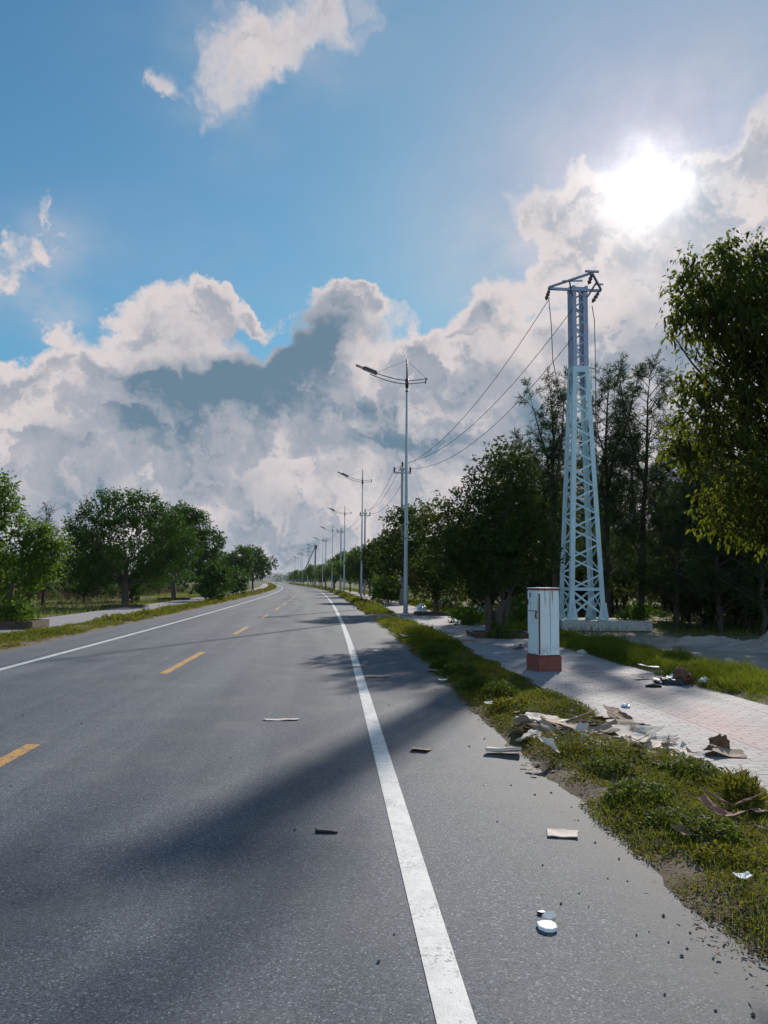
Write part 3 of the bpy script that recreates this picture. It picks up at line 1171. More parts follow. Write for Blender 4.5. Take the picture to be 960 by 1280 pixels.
# ------------------------------------------------------------------ the big leafy tree at the right edge
def big_tree():
    y = 6.9
    q_ = y / 11.5
    base = Vector((4.5, y, .04))
    rng = np.random.default_rng(900)
    cl = []
    for (px, py, dy, r) in ((900, 350, 0, .42), (945, 345, .3, .45), (880, 385, -.3, .40), (925, 385, -.5, .5), (985, 360, 0, .6), (905, 400, .8, .45), (950, 410, .2, .5), (868, 375, .4, .22), (862, 400, .2, .2),
                            (1000, 430, -.3, .6), (880, 470, 0, .30), (915, 480, .3, .45), (955, 470, -.4, .45), (860, 492, .2, .16), (900, 520, -.3, .42), (945, 530, .3, .5), (1000, 520, 0, .6),
                            (870, 540, 0, .32), (862, 575, .2, .2), (915, 575, -.4, .42), (960, 580, .2, .5), (890, 560, .8, .35), (905, 620, .2, .25), (940, 625, -.3, .4), (985, 620, .3, .5), (915, 650, .3, .2),
                            (955, 660, -.2, .3), (1000, 670, 0, .4), (850, 550, .3, .14), (836, 408, .2, .10), (846, 352, .1, .10), (858, 325, .0, .12), (905, 318, .2, .16), (935, 310, 0, .12), (842, 500, .2, .10), (838, 560, .3, .10), (880, 640, .2, .14), (892, 655, .1, .13), (948, 322, .1, .2), (872, 345, 0, .18), (1050, 450, .5, .8), (1060, 560, .4, .8), (1040, 370, .4, .6), (1090, 500, -.5, .8), (1080, 640, 0, .6), (930, 440, .6, .35), (1020, 600, -1.2, .5)):
        p = AT(px, py, y + dy * q_) - base
        r *= q_
        cl.append((p.x, p.y, p.z, r * (1.0 + .25 * math.sin(px)), r * 1.06, r * (.92 + .2 * math.cos(py * 1.7))))
    t = empty("leafy_tree", base)
    tag(t, "big leafy tree with drooping leaves filling the right edge above the pavement", "tree")
    mb = MB()
    mb.tube([(0, 0, -.1), (.02, 0, .08), (.05, .05, .7), (-.05, .1, 1.35)], [.17, .12, .095, .085], 10)
    tip = Vector((-.05, .1, 1.35))
    HB = [Vector(s) * .66 for s in ((-1.1, -.2, 2.9), (.2, .5, 3.6), (-.7, .3, 3.9), (.9, -.2, 3.2))]
    for s in HB:
        limb(mb, tip - Vector((0, 0, .1)), s, .06, .034, rng, 5, .08, 8)
    hubs = HB
    for c in cl:
        e = Vector(c[:3])
        hb = min(hubs, key=lambda q: (q - e).length)
        limb(mb, hb, e, .024, .005, rng, 5, .12, 5)
        for q in range(3):
            limb(mb, hb.lerp(e, .7), e + Vector(rnd_dir(rng, 1)[0]) * c[3] * .95, .006, .0025, rng, 3, sides=4)
    mb.build("trunk", M['bark'], t, True)
    # long leaves, folded along the midrib and curved down
    P, D, N, var = crown_points(rng, cl, 38000, twig=.15, per=9, droop=.55, shell=.2, up=.1)
    n = len(P)
    L = .054 * rng.uniform(.6, 1.3, n)[:, None]
    W = L * .42
    S = unit(np.cross(D, N))
    U = np.cross(S, D)
    dn = np.array([0, 0, -1.0])
    a = P
    m1 = P + D * L * .38 + dn * L * .03
    m2 = P + D * L * .72 + dn * L * .16
    tp = P + D * L * .92 + dn * L * .40
    l1 = m1 + S * W * .5 + U * W * .16
    l2 = m2 + S * W * .38 + U * W * .12
    r1 = m1 - S * W * .5 + U * W * .16
    r2 = m2 - S * W * .38 + U * W * .12
    V = np.stack([a, m1, l1, l1, l1, m1, m2, l2, l2, m2, tp, tp, a, r1, m1, m1, r1, r2, m2, m1, r2, tp, m2, m2], 1)
    # triangles are written as quads with a doubled corner: drop those, use 3+4 sided faces
    tri = np.stack([np.stack([a, m1, l1], 1), np.stack([l1, m1, m2], 1), np.stack([l1, m2, l2], 1), np.stack([l2, m2, tp], 1),
                    np.stack([a, r1, m1], 1), np.stack([m1, r1, m2], 1), np.stack([r1, r2, m2], 1), np.stack([r2, tp, m2], 1)], 1)
    np_mesh("crown", tri.reshape(-1, 3), 3, M['leaf_near'], t, var=np.repeat(var, 8))
    return t


big_tree()

# ------------------------------------------------------------------ distant woodland
def woodland(name, fn, n, L, seed):
    rng = np.random.default_rng(seed)
    P = fn(rng, n)
    n = len(P)
    D = rnd_dir(rng, n)
    N = unit(rnd_dir(rng, n) + np.array([0, 0, .6]))
    sc = rng.uniform(.6, 1.4, n) * L
    o = np_mesh(name, leaf_quads(P, D, N, sc, sc * .55), 4, M['leaf_far'], None, var=rng.random(n))
    tag(o, "far dark woods along the horizon", None, None, 'stuff')
    return o


def belt(rng, n):
    out = []
    for i in range(260):
        y = rng.uniform(480, 1300)
        side = rng.choice([-1, 1])
        if side < 0:
            x = XL(y) - LW - 8 - abs(rng.normal()) * 220
        else:
            x = XL(y) + 7 + abs(rng.normal()) * 160
        h = rng.uniform(6, 12)
        m = max(20, int(n / 260))
        d = rnd_dir(rng, m) * rng.uniform(.4, 1, m)[:, None] ** .4
        out.append(np.array([x, y, h * .55]) + d * np.array([h * .6, h * .6, h * .48]))
    for i in range(60):     # closing the view where the road bends out of sight
        y = rng.uniform(1350, 1700)
        x = XL(y) + rng.uniform(-80, 160)
        h = rng.uniform(10, 18)
        m = 160
        d = rnd_dir(rng, m)
        out.append(np.array([x, y, h * .5]) + d * np.array([h * .8, h * .8, h * .5]))
    return np.concatenate(out)


woodland("distant_woods", belt, 42000, 1.5, 960)


def grove_back(rng, n):
    out = []
    for i in range(90):
        y = rng.uniform(75, 230)
        x = XL(y) + 12 + rng.random() * 90
        h = rng.uniform(5, 9)
        m = n // 90
        d = rnd_dir(rng, m) * rng.uniform(.4, 1, m)[:, None] ** .4
        out.append(np.array([x, y, h * .5]) + d * np.array([h * .55, h * .55, h * .5]))
    return np.concatenate(out)


woodland("woods_behind_grove", grove_back, 60000, .5, 961)

# ------------------------------------------------------------------ street lamps
def make_lamp(loc):
    t = empty("street_lamp", loc)
    mb = MB()
    mb.box((0, 0, .06), (.42, .42, .05))
    for sx in (-.15, .15):
        for sy in (-.15, .15):
            mb.tube([(sx, sy, .08), (sx, sy, .13)], .018, 6)
    mb.build("base_plate", M['galv'], t)
    mb = MB()
    mb.tube([(0, 0, .08), (0, 0, 1.0), (0, 0, 11.2)], [.112, .106, .052], 10)
    mb.build("pole", M['galv'], t, True)
    mb = MB()
    mb.box((0, -.105, .75), (.10, .02, .32))
    mb.build("service_door", M['galv'], t)
    mb = MB()
    mb.tube([(0, 0, 11.2), (0, 0, 12.72)], [.05, .036], 8)
    mb.build("mast", M['lamp_dark'], t, True)
    mb = MB()
    mb.tube([(0, 0, 11.28), (0, 0, 11.72)], .085, 10)
    mb.tube([(0, 0, 11.05), (0, 0, 11.12)], .075, 10)
    mb.build("collar", M['lamp_dark'], t, True)

    def curve(dz, x0, x1, n=9):
        P = []
        for i in range(n):
            x = x0 + (x1 - x0) * i / (n - 1)
            P.append((x, 0, 11.58 + dz + (.155 * abs(x) ** 1.75 if x < 0 else .13 * x ** 1.7)))
        return P
    for dz in (0.06, -.13):
        mb = MB()
        mb.tube(curve(dz, -.05, -1.85), .022, 6)
        mb.build("arm_rod", M['lamp_dark'], t, True)
        mb = MB()
        mb.tube(curve(dz * .9, .05, .95), .020, 6)
        mb.build("arm_rod", M['lamp_dark'], t, True)
    mb = MB()
    mb.tube([(.93, 0, 11.50), (.97, 0, 11.80)], .03, 6)
    mb.tube([(.93, 0, 11.68), (1.04, 0, 11.74)], .02, 6)
    mb.build("arm_end", M['lamp_dark'], t)
    # head
    a = Vector((-1.5, 0, 11.93))
    e = Vector((-2.2, 0, 12.20))
    d = (e - a).normalized()
    up = Vector((-d.z, 0, d.x))
    if up.z < 0:
        up = -up
    Mx = Matrix((d, Vector((0, 1, 0)), up)).transposed()
    mb = MB()
    mb.box(a.lerp(e, .5), ((e - a).length, .30, .10), Mx)
    mb.box(a.lerp(e, .5) + up * .075, ((e - a).length * .86, .22, .05), Mx)
    for i in range(7):
        mb.box(a.lerp(e, .14 + .12 * i) + up * .115, (.02, .2, .04), Mx)
    hd = mb.build("lamp_head", M['lamp_dark'], t)
    mb = MB()
    mb.box(a.lerp(e, .5) - up * .057, ((e - a).length * .8, .22, .012), Mx)
    mb.build("lens", M['lens'], hd)
    mb = MB()
    f0 = e
    f1 = e + d * .36
    for s in (-.12, .12):
        mb.bar(f0 + Vector((0, s, 0)), f1 + Vector((0, s, 0)), .025, .05)
    mb.bar(f1 + Vector((0, -.14, -.04)), f1 + Vector((0, .14, .04)), .03, .1)
    mb.build("end_bracket", M['lamp_dark'], t)
    for (p, q) in (((0, 0, 12.66), (-1.5, 0, 12.0)), ((0, 0, 12.66), (.95, 0, 11.78))):
        mb = MB()
        mb.tube([p, q], .007, 4)
        mb.build("stay_wire", M['lamp_dark'], t)
    return t


ord_ = ["nearest street lamp, a tall grey pole whose curved arm reaches over the road",
        "second street lamp from the camera along the right pavement", "third street lamp from the camera along the right pavement",
        "fourth street lamp from the camera along the right pavement", "fifth street lamp from the camera along the right pavement",
        "sixth street lamp from the camera along the right pavement", "seventh street lamp from the camera along the right pavement"]
l0 = make_lamp(R(3.25, 38.4, .03))
lamp_ys = [38.4, 77.5, 115, 154, 191, 228, 266, 304, 342, 380, 418, 456, 494, 532, 570, 610, 650, 690]
for i, y in enumerate(lamp_ys):
    c = l0 if i == 0 else copy_tree(l0)
    slope = (XL(y + 2) - XL(y - 2)) / 4
    c.location = R(3.25, y, .03)
    c.rotation_euler = (math.radians((0, .3, -.2, .2)[i % 4]), 0, math.atan(-slope) + math.radians((0, 14, 4, 0, -3, 5)[i % 6]))
    tag(c, ord_[i] if i < len(ord_) else "tiny far street lamp among those shrinking towards the bend", "street lamp", "street lamps in a row on the right")

# ------------------------------------------------------------------ lattice tower
TB = Vector((7.42, 29.5, 0.0))
TR = math.radians(5)
tower = empty("lattice_tower", TB, TR)
tag(tower, "tall pale blue steel lattice power tower on a concrete pad by the grove", "power tower")
PZ = .32   # top of the pad
Z1 = 9.75
Z2 = 13.0
W0, W1, W2 = 1.36, .64, .60
mb = MB()
for (sx, sy) in ((-1, -1), (1, -1), (1, 1), (-1, 1)):
    mb = MB()
    a = Vector((sx * W0 / 2, sy * W0 / 2, PZ))
    b_ = Vector((sx * W1 / 2, sy * W1 / 2, Z1))
    mb.angle(a, b_, .17, .022, (-sx, 0, 0), (0, -sy, 0))
    leg = mb.build("leg", M['tower_pale'], tower)
    mb = MB()       # foot: gusset plates and bolts
    mb.box((a.x - sx * .06, a.y - sy * .06, PZ + .02), (.42, .42, .035))
    n = len(mb.v)
    for (dx, dy) in ((1, 0), (0, 1)):
        w = Vector((dx * -sx, dy * -sy, 0))
        o_ = Vector((dy * sx * .012, dx * sy * .012, 0))
        p0 = a + o_ - w * .10
        mb.v += [tuple(p0 + Vector((0, 0, .03))), tuple(a + o_ + w * .30 + Vector((0, 0, .03))), tuple(a + o_ + w * .19 + Vector((0, 0, .62))), tuple(a + o_ + Vector((0, 0, .62)))]
        q = len(mb.v)
        off = Vector((dy * sx * .012, dx * sy * .012, 0))
        mb.v += [tuple(Vector(mb.v[q - 4 + i]) + off) for i in range(4)]
        mb.f += [(q - 4, q - 3, q - 2, q - 1), (q, q + 1, q + 2, q + 3), (q - 4, q - 3, q + 1, q), (q - 3, q - 2, q + 2, q + 1), (q - 2, q - 1, q + 3, q + 2), (q - 1, q - 4, q, q + 3)]
    mb.build("foot_plate", M['tower_pale'], leg)
    mb = MB()
    for i in range(7):
        z = PZ + .14 + i * .07
        for (dx, dy) in ((1, 0), (0, 1)):
            p = a + Vector((dx * -sx * .09, dy * -sy * .09, z - PZ))
            o1 = Vector((dy * sx * .015, dx * sy * .015, 0))
            mb.tube([p + o1, p + o1 * 3.4], .017, 6)
    # bolts at the splice high up
    for i in range(14):
        z = Z1 - .75 + i * .055
        p = Vector((sx * (W1 / 2 + .025), sy * (W1 / 2 + .025), z))
        mb.tube([p, p + Vector((sx * .055, 0, 0))], .012, 5)
    mb.build("bolts", M['galv_dark'], leg)
    mb = MB()
    mb.angle((sx * W2 / 2, sy * W2 / 2, Z1 - .8), (sx * W2 / 2, sy * W2 / 2, Z2), .15, .02, (-sx, 0, 0), (0, -sy, 0))
    mb.build("upper_leg", M['tower_backlit'], tower)


def corner(k, z):
    sx, sy = ((-1, -1), (1, -1), (1, 1), (-1, 1))[k % 4]
    if z <= Z1:
        w = W0 + (W1 - W0) * (z - PZ) / (Z1 - PZ)
    else:
        w = W2
    return Vector((sx * w / 2, sy * w / 2, z))


for k in range(4):
    mb = MB()
    up = (Vector(corner(k, 2)) + Vector(corner(k + 1, 2))) / 2
    up.z = 0
    up.normalize()
    inn = -up * .03
    z = PZ + 1.12
    lo = PZ + .12
    mb.bar(corner(k, lo) + inn, corner(k + 1, z) + inn, .075, .012, up)          # bottom X
    mb.bar(corner(k + 1, lo) + inn * 1.8, corner(k, z) + inn * 1.8, .075, .012, up)
    s = 0
    while z < Z1 - .3:
        step = .60 * (1 - .35 * (z - PZ) / (Z1 - PZ))
        z2 = min(z + step, Z1)
        if (s + k) % 2 == 0:
            mb.bar(corner(k, z) + inn, corner(k + 1, z2) + inn, .065, .012, up)
        else:
            mb.bar(corner(k + 1, z) + inn, corner(k, z2) + inn, .065, .012, up)
        z = z2
        s += 1
    mb.build("bracing_lattice", M['tower_pale'], tower)
    mb = MB()
    mb.bar(corner(k, PZ + 1.12) + inn * .2, corner(k + 1, PZ + 1.12) + inn * .2, .02, .11, (0, 0, 1))
    mb.build("crossbar", M['tower_pale'], tower)
    mb = MB()
    z = Z1
    s = 0
    while z < Z2 - .1:
        z2 = min(z + .40, Z2 - .05)
        if (s + k) % 2 == 0:
            mb.bar(corner(k, z) + inn, corner(k + 1, z2) + inn, .06, .012, up)
        else:
            mb.bar(corner(k + 1, z) + inn, corner(k, z2) + inn, .06, .012, up)
        z = z2
        s += 1
    mb.build("upper_lattice", M['tower_backlit'], tower)
    mb = MB()
    mb.bar(corner(k, Z1 + .02) - inn * .4, corner(k + 1, Z1 + .02) - inn * .4, .02, .22, (0, 0, 1))
    mb.build("splice_plate", M['tower_pale'], tower)

Ti = (Matrix.Translation(TB) @ Matrix.Rotation(TR, 4, 'Z')).inverted()


def TL(px, py, z):
    return Ti @ G(px, py, z)


ZA = 12.72
LT = Ti @ AT(684, 362, 29.2)
RT = Ti @ AT(752, 363, 29.2)
AP = TL(740, 341, ZA + .05)
LT.y = RT.y = -.30
RT.z = LT.z
mb = MB()
mb.bar(LT, RT, .09, .09)
mb.build("crossarm", M['tower_backlit'], tower)
mb = MB()
mb.bar(LT + Vector((.02, -.06, .03)), AP, .07, .07)
mb.bar(RT + Vector((-.02, -.06, .03)), AP, .07, .07)
mb.bar(LT.lerp(AP, .5), Vector((-.30, -.30, ZA - .1)), .05, .05)
mb.bar(RT.lerp(AP, .5), Vector((.30, -.30, ZA - .1)), .05, .05)
mb.bar(LT.lerp(AP, .45) + Vector((-.18, 0, .02)), LT.lerp(AP, .45) + Vector((.55, -.1, .02)), .05, .05)
mb.bar(AP + Vector((-.25, 0, .05)), AP + Vector((.25, 0, .05)), .08, .06)
mb.bar(RT.lerp(AP, .35) + Vector((-.1, 0, .02)), RT.lerp(AP, .35) + Vector((.2, 0, .02)), .05, .05)
mb.build("crossarm_brace", M['tower_backlit'], tower)
mb = MB()
for (dx) in (-.25, .25):
    mb.bar((dx, -.34, Z2 - .02), (dx, .34, Z2 - .02), .10, .10)
mb.bar((-.34, .0, Z2 + .06), (.34, .0, Z2 + .06), .10, .06)
mb.build("top_frame", M['tower_backlit'], tower)

# concrete pad
mb = MB()
mb.box((0.55, 0, .14), (3.4, 2.3, .36), None, .97)
pad = mb.build("concrete_pad", M['concrete'])
pad.location = TB
pad.rotation_euler = (0, 0, TR)
tag(pad, "low grey concrete foundation pad under the lattice tower", "foundation")

# ------------------------------------------------------------------ concrete poles and wires
def make_pole(loc, h=10.0):
    t = empty("power_pole", loc)
    mb = MB()
    mb.tube([(0, 0, -.1), (0, 0, h - .5)], [.14, .085], 9)
    mb.build("pole", M['pole_concrete'], t, True)
    mb = MB()
    mb.bar((-.62, -.1, h - .85), (.62, -.1, h - .85), .09, .10)
    mb.bar((-.2, -.1, h - .6), (.2, -.1, h - .6), .07, .22)
    mb.build("crossarm", M['galv'], t)
    for x, z in ((-.55, h - .8), (.55, h - .8), (0, h - .45)):
        mb = MB()
        mb.tube([(x, -.1, z), (x, -.1, z + .08), (x, -.1, z + .13), (x, -.1, z + .3), (x, -.1, z + .36)], [.035, .085, .05, .085, .04], 8)
        mb.build("insulator", M['porcelain'], t)
    return t


def depth_at(px, off):
    best = None
    for k in range(60, 1400):
        y = k * .5
        p = CM.transposed() @ (R(off, y, 4) - Vector((0, 0, H)))
        e = abs(480 + F * p.x / -p.z - px)
        if best is None or e < best[0]:
            best = (e, y)
    return best[1]


pole_px = [(503, 577, 54), (456.5, 636, 90), (426.5, 659, 121), (407.5, 671.5, depth_at(407.5, 4.6)), (386.5, 682, depth_at(386.5, 4.6)), (376.5, 689, depth_at(376.5, 4.6)), (369, 695, depth_at(369, 4.6))]
pl = ["concrete power pole just left of the nearest lamp's shaft, carrying the tower's wires", "concrete power pole next to the second street lamp",
      "third concrete power pole, beside the third street lamp", "fourth concrete power pole, right of the fifth lamp", "small far concrete power pole", "small far concrete power pole", "small far concrete power pole"]
poles = []
p0 = None
for i, (px, py, yy) in enumerate(pole_px):
    a = AT(px, py, yy)
    if i == 0:
        c = p0 = make_pole((a.x, yy, 0))
    else:
        c = copy_tree(p0)
        c.location = (a.x, yy, 0)
    c.scale = (1, 1, a.z / 9.95)
    c.rotation_euler = (0, 0, math.radians(4 + 1.2 * i))
    tag(c, pl[i], "power pole", "concrete power poles on the right")
    poles.append((a.x, yy, a.z))
# the thick dark pole with its diagonal guy strut
SY = depth_at(394.6, 4.4)
a = AT(394.6, 681, SY)
t = empty("strut_pole", (a.x, SY, 0))
tag(t, "dark pole with a leaning lattice strut, between the fourth and fifth lamps", "power pole")
mb = MB()
mb.tube([(0, 0, -.1), (0, 0, a.z)], [.2, .15], 8)
mb.build("pole", M['lamp_dark'], t)
mb = MB()
q = AT(382, 706, SY)
mb.tube([(.05, 0, a.z - .2), (q.x - a.x, 0, q.z - 1)], .13, 5)
for i in range(9):
    f = i / 9
    mb.box(Vector((.05, 0, a.z - .2)).lerp(Vector((q.x - a.x, 0, q.z - 1)), f), (.34, .2, .14))
mb.build("strut", M['lamp_dark'], t)
mb = MB()
mb.box((0, 0, a.z - .3), (.9, .3, .35))
mb.box((0.25, 0, a.z - .9), (.35, .5, .7))
mb.build("switchgear", M['lamp_dark'], t)


def sag_pts(a, b, s, n=18):
    a = Vector(a)
    b = Vector(b)
    P = []
    for i in range(n + 1):
        t_ = i / n
        p = a.lerp(b, t_)
        p.z -= s * 4 * t_ * (1 - t_)
        P.append(p)
    return P


Tw = Ti.inverted()
starts = [Tw @ (LT + Vector((.1, .1, -.32))), Tw @ Vector((-.30, -.30, 12.1)), Tw @ Vector((-.30, -.30, 11.0))]
wl = ["outermost of three power lines sagging from the tower's left arm tip", "middle power line sagging from the tower's head to the first pole", "lowest of the three power lines, tied to the tower below its head"]
for i, st in enumerate(starts):
    P = []
    last = st
    for j, pp in enumerate(poles[:4]):
        dx = (-.55, 0, .55)[i]
        top = Vector((pp[0] + dx, pp[1] - .1, pp[2] - (.48, .12, .48)[i]))
        P += sag_pts(last, top, (1.35, 1.0, .9, .8)[j])[(0 if j == 0 else 1):]
        last = top
    mb = MB()
    mb.tube(P, .013, 5)
    w = mb.build("power_line", M['wire'])
    tag(w, wl[i], "power line", "power lines from tower to poles")
# strain insulators hanging from the arm
for (p, q) in ((LT + Vector((.05, 0, -.05)), LT + Vector((-.05, .12, -.42))), (RT + Vector((-.08, 0, -.05)), RT + Vector((-.32, .1, -.45))), (AP + Vector((0, 0, -.05)), AP + Vector((-.1, .1, -.4)))):
    mb = MB()
    mb.tube([p, p.lerp(q, .2), p.lerp(q, .3), p.lerp(q, .45), p.lerp(q, .6), p.lerp(q, .75), q], [.02, .075, .05, .085, .05, .085, .02], 8)
    mb.build("insulator", M['porcelain'], tower)
# down leads
for (pts, lab) in (([AT(686, 375, 29.1), AT(689, 405, 29.2), AT(691, 450, 29.3), AT(697, 480, 29.3), AT(709, 508, 29.3)], "drooping black cable left of the tower, from arm tip to its leg"),
                   ([AT(740, 382, 29.1), AT(743, 400, 29.1), AT(744, 440, 29.2), AT(744.5, 500, 29.2), AT(745, 560, 29.2), AT(746, 640, 29.2)], "thin black cable hanging down right of the tower")):
    mb = MB()
    mb.tube(pts, .016, 5)
    c = mb.build("down_lead", M['wire'])
    tag(c, lab, "cable")

# ------------------------------------------------------------------ roadside cabinet
def cabinet_mat():
    m, nt = new_mat("cabinet_white_paint")
    co = obj_co(nt)
    sx = nt.node('ShaderNodeSeparateXYZ')
    nt.l.new(co, sx.inputs[0])
    z = sx.outputs[2]
    base = nt.mix(nt.noise(co, 3, 5, .6), (.62, .68, .71), (.74, .79, .81))
    stv = nt.mapping(co, scale=(9, 9, .9))
    st = nt.noise(stv, 1.4, 4, .55)
    topf = nt.smooth(z, .8, 1.42)
    rust = nt.math('MULTIPLY', nt.smooth(st, .50, .64), topf)
    base = nt.mix(nt.math('MULTIPLY', rust, .95), base, (.20, .055, .03))
    low = nt.math('MULTIPLY', nt.smooth(nt.noise(co, 5, 8, .7), .45, .7), nt.smooth(z, .55, .3))
    base = nt.mix(nt.math('MULTIPLY', low, .7), base, (.28, .20, .14))
    sp = nt.smooth(nt.noise(co, 24, 6, .75), .60, .68)
    base = nt.mix(nt.math('MULTIPLY', sp, .8), base, (.13, .05, .03))
    out_bsdf(nt, base, .5, 0, nt.bump(nt.noise(co, 5, 3), .15, .02), .4)
    return m


def brick_mat():
    m, nt = new_mat("brick_plinth")
    co = obj_co(nt)
    n = nt.noise(co, 9, 7, .7)
    sx = nt.node('ShaderNodeSeparateXYZ')
    nt.l.new(co, sx.inputs[0])
    fr = nt.math('ABSOLUTE', nt.math('SUBTRACT', nt.math('FRACT', nt.math('DIVIDE', sx.outputs[2], .075)), .5))
    c = nt.mix(n, (.13, .035, .028), (.30, .10, .08))
    c = nt.mix(nt.math('MULTIPLY', nt.smooth(fr, .40, .48), nt.smooth(n, .3, .6)), c, (.16, .11, .10))
    out_bsdf(nt, c, .9, 0, nt.bump(n, .6, .02), .2)
    return m


M['cabinet'] = cabinet_mat()
M['brick'] = brick_mat()
M['rust'] = simple_mat("rust", (.17, .045, .025), .9, var=.5, scale=14)
M['seam'] = simple_mat("dark_seam", (.05, .02, .02), .9, var=.3, scale=14)
cb = empty("utility_cabinet", G(683, 842.5) + Vector((.0, .22, .045)), math.radians(17))
tag(cb, "rust-streaked white metal utility cabinet on a red brick plinth on the pavement", "utility cabinet")
CW, CD, CZ0, CZ1 = .40, .44, .29, 1.48
mb = MB()
mb.box((0, 0, .13), (CW + .06, CD + .05, .29))
mb.build("plinth", M['brick'], cb)
mb = MB()
mb.box((0, 0, (CZ0 + CZ1) / 2), (CW, CD, CZ1 - CZ0))
body = mb.build("body", M['cabinet'], cb)
mb = MB()
mb.box((0, 0, CZ1 + .012), (CW + .05, CD + .05, .03))
mb.build("lid", M['rust'], cb)
mb = MB()
mb.box((0, 0, CZ1 + .034), (CW + .02, CD + .02, .014))
mb.build("lid_sheet", M['cabinet'], cb)
mb = MB()       # door on the side that faces the road
mb.box((-CW / 2 - .008, 0, (CZ0 + CZ1) / 2), (.016, CD - .03, CZ1 - CZ0 - .05))
door = mb.build("door", M['cabinet'], cb)
for z in (.62, 1.25):
    mb = MB()
    mb.tube([(-CW / 2 - .03, CD / 2 - .03, z - .05), (-CW / 2 - .03, CD / 2 - .03, z + .05)], .02, 8)
    mb.build("hinge", M['seam'], door)
mb = MB()
mb.tube([(-CW / 2 - .03, -CD / 2 + .07, .95), (-CW / 2 - .045, -CD / 2 + .07, 1.0), (-CW / 2 - .03, -CD / 2 + .07, 1.1)], .014, 6)
mb.build("handle", M['rust'], door)
mb = MB()
mb.box((-CW / 2 - .018, 0, 1.09), (.006, CD - .05, .012))
mb.build("seam", M['seam'], door)
mb = MB()
mb.box((-CW / 2 - .002, -CD / 2 - .001, .86), (.022, .018, 1.1))
mb.build("corner_rust", M['rust'], cb)
mb = MB()
mb.box((-CW / 2 - .019, CD / 2 - .12, 1.38), (.005, .05, .09))
mb.build("tag_plate", M['galv_dark'], door)
mb = MB()
mb.box((.02, -CD / 2 - .002, .9), (.012, .004, 1.1))
mb.build("panel_seam", M['galv'], cb)
mb = MB()
mb.box((0, 0, CZ0 - .004), (CW + .015, CD + .015, .02))
mb.build("base_rim", M['seam'], cb)

# ------------------------------------------------------------------ kerbed tree pits
def pit(label, c, sx, sy, rz, h=.14):
    t = empty("tree_pit_kerb", c, rz)
    tag(t, label, "tree pit", "kerbed tree pits")
    for (x, y, w, d) in ((0, -sy / 2, sx, .10), (0, sy / 2, sx, .10), (-sx / 2 + .05, 0, .10, sy - .10), (sx / 2 - .05, 0, .10, sy - .10)):
        mb = MB()
        mb.box((x, y, h / 2), (w, d, h + .02))
        mb.build("kerb", M['kerb'], t)
    mb = MB()
    mb.box((0, 0, h * .35), (sx - .2, sy - .1, .05))
    mb.build("soil", M['soil'], t)
    return t


pit("dark brick kerb around the foot of the tree beside the white cabinet", G(626, 798) + Vector((0, .2, .03)), 1.75, 1.5, math.radians(4))
pit("dark brick kerb under the tree behind the nearest lamp", G(545, 770) + Vector((0, .1, .03)), 2.0, 1.6, math.radians(4))
pit("dark kerb around the foot of the wide domed tree on the left", G(157, 760) + Vector((0, .1, .03)), 2.2, 1.6, math.radians(5))
pit("dark kerb around the foot of the tree right of the wide domed one", G(217, 750) + Vector((0, .1, .03)), 2.4, 1.6, math.radians(5))
pit("reddish brick kerb around the nearest left tree", G(12, 787) + Vector((0, .3, .03)), 1.7, 1.5, math.radians(5), .25)

# ------------------------------------------------------------------ litter
def card_mat(name, a, b):
    m, nt = new_mat(name)
    co = obj_co(nt)
    n = nt.noise(co, 5, 6, .65)
    c = nt.mix(n, a, b)
    c = nt.mix(nt.smooth(nt.noise(co, 14, 6, .7), .58, .72, 0, .6), c, tuple(x * .45 for x in a))
    out_bsdf(nt, c, .85, 0, nt.bump(nt.noise(nt.mapping(co, scale=(1, 12, 1)), 12, 2), .25, .004), .2, c, .08)
    return m


M['card'] = card_mat("cardboard", (.27, .19, .135), (.42, .32, .245))
M['card_pale'] = card_mat("bleached_cardboard", (.50, .42, .36), (.66, .58, .52))
M['card_brown'] = card_mat("brown_cardboard", (.15, .09, .06), (.26, .17, .12))
M['paper'] = card_mat("paper", (.62, .60, .58), (.76, .75, .73))
M['foam'] = simple_mat("white_foam", (.74, .75, .76), .8, var=.06, scale=10, bump=.3)
M['plastic_blue'] = simple_mat("blue_plastic", (.25, .42, .62), .35, var=.3, scale=8)
M['plastic_white'] = simple_mat("white_plastic", (.62, .66, .70), .4, var=.15, scale=8)
M['plastic_dark'] = simple_mat("dark_plastic", (.03, .03, .035), .5, var=.4, scale=8)
M['husk'] = simple_mat("dry_brown_husk", (.13, .065, .035), .95, var=.5, scale=9, bump=.6)
M['leafbrown'] = simple_mat("dry_red_leaf", (.22, .10, .07), .8, var=.4, scale=7)
M['stick'] = simple_mat("charred_stick", (.018, .014, .012), .9, var=.4, scale=20)


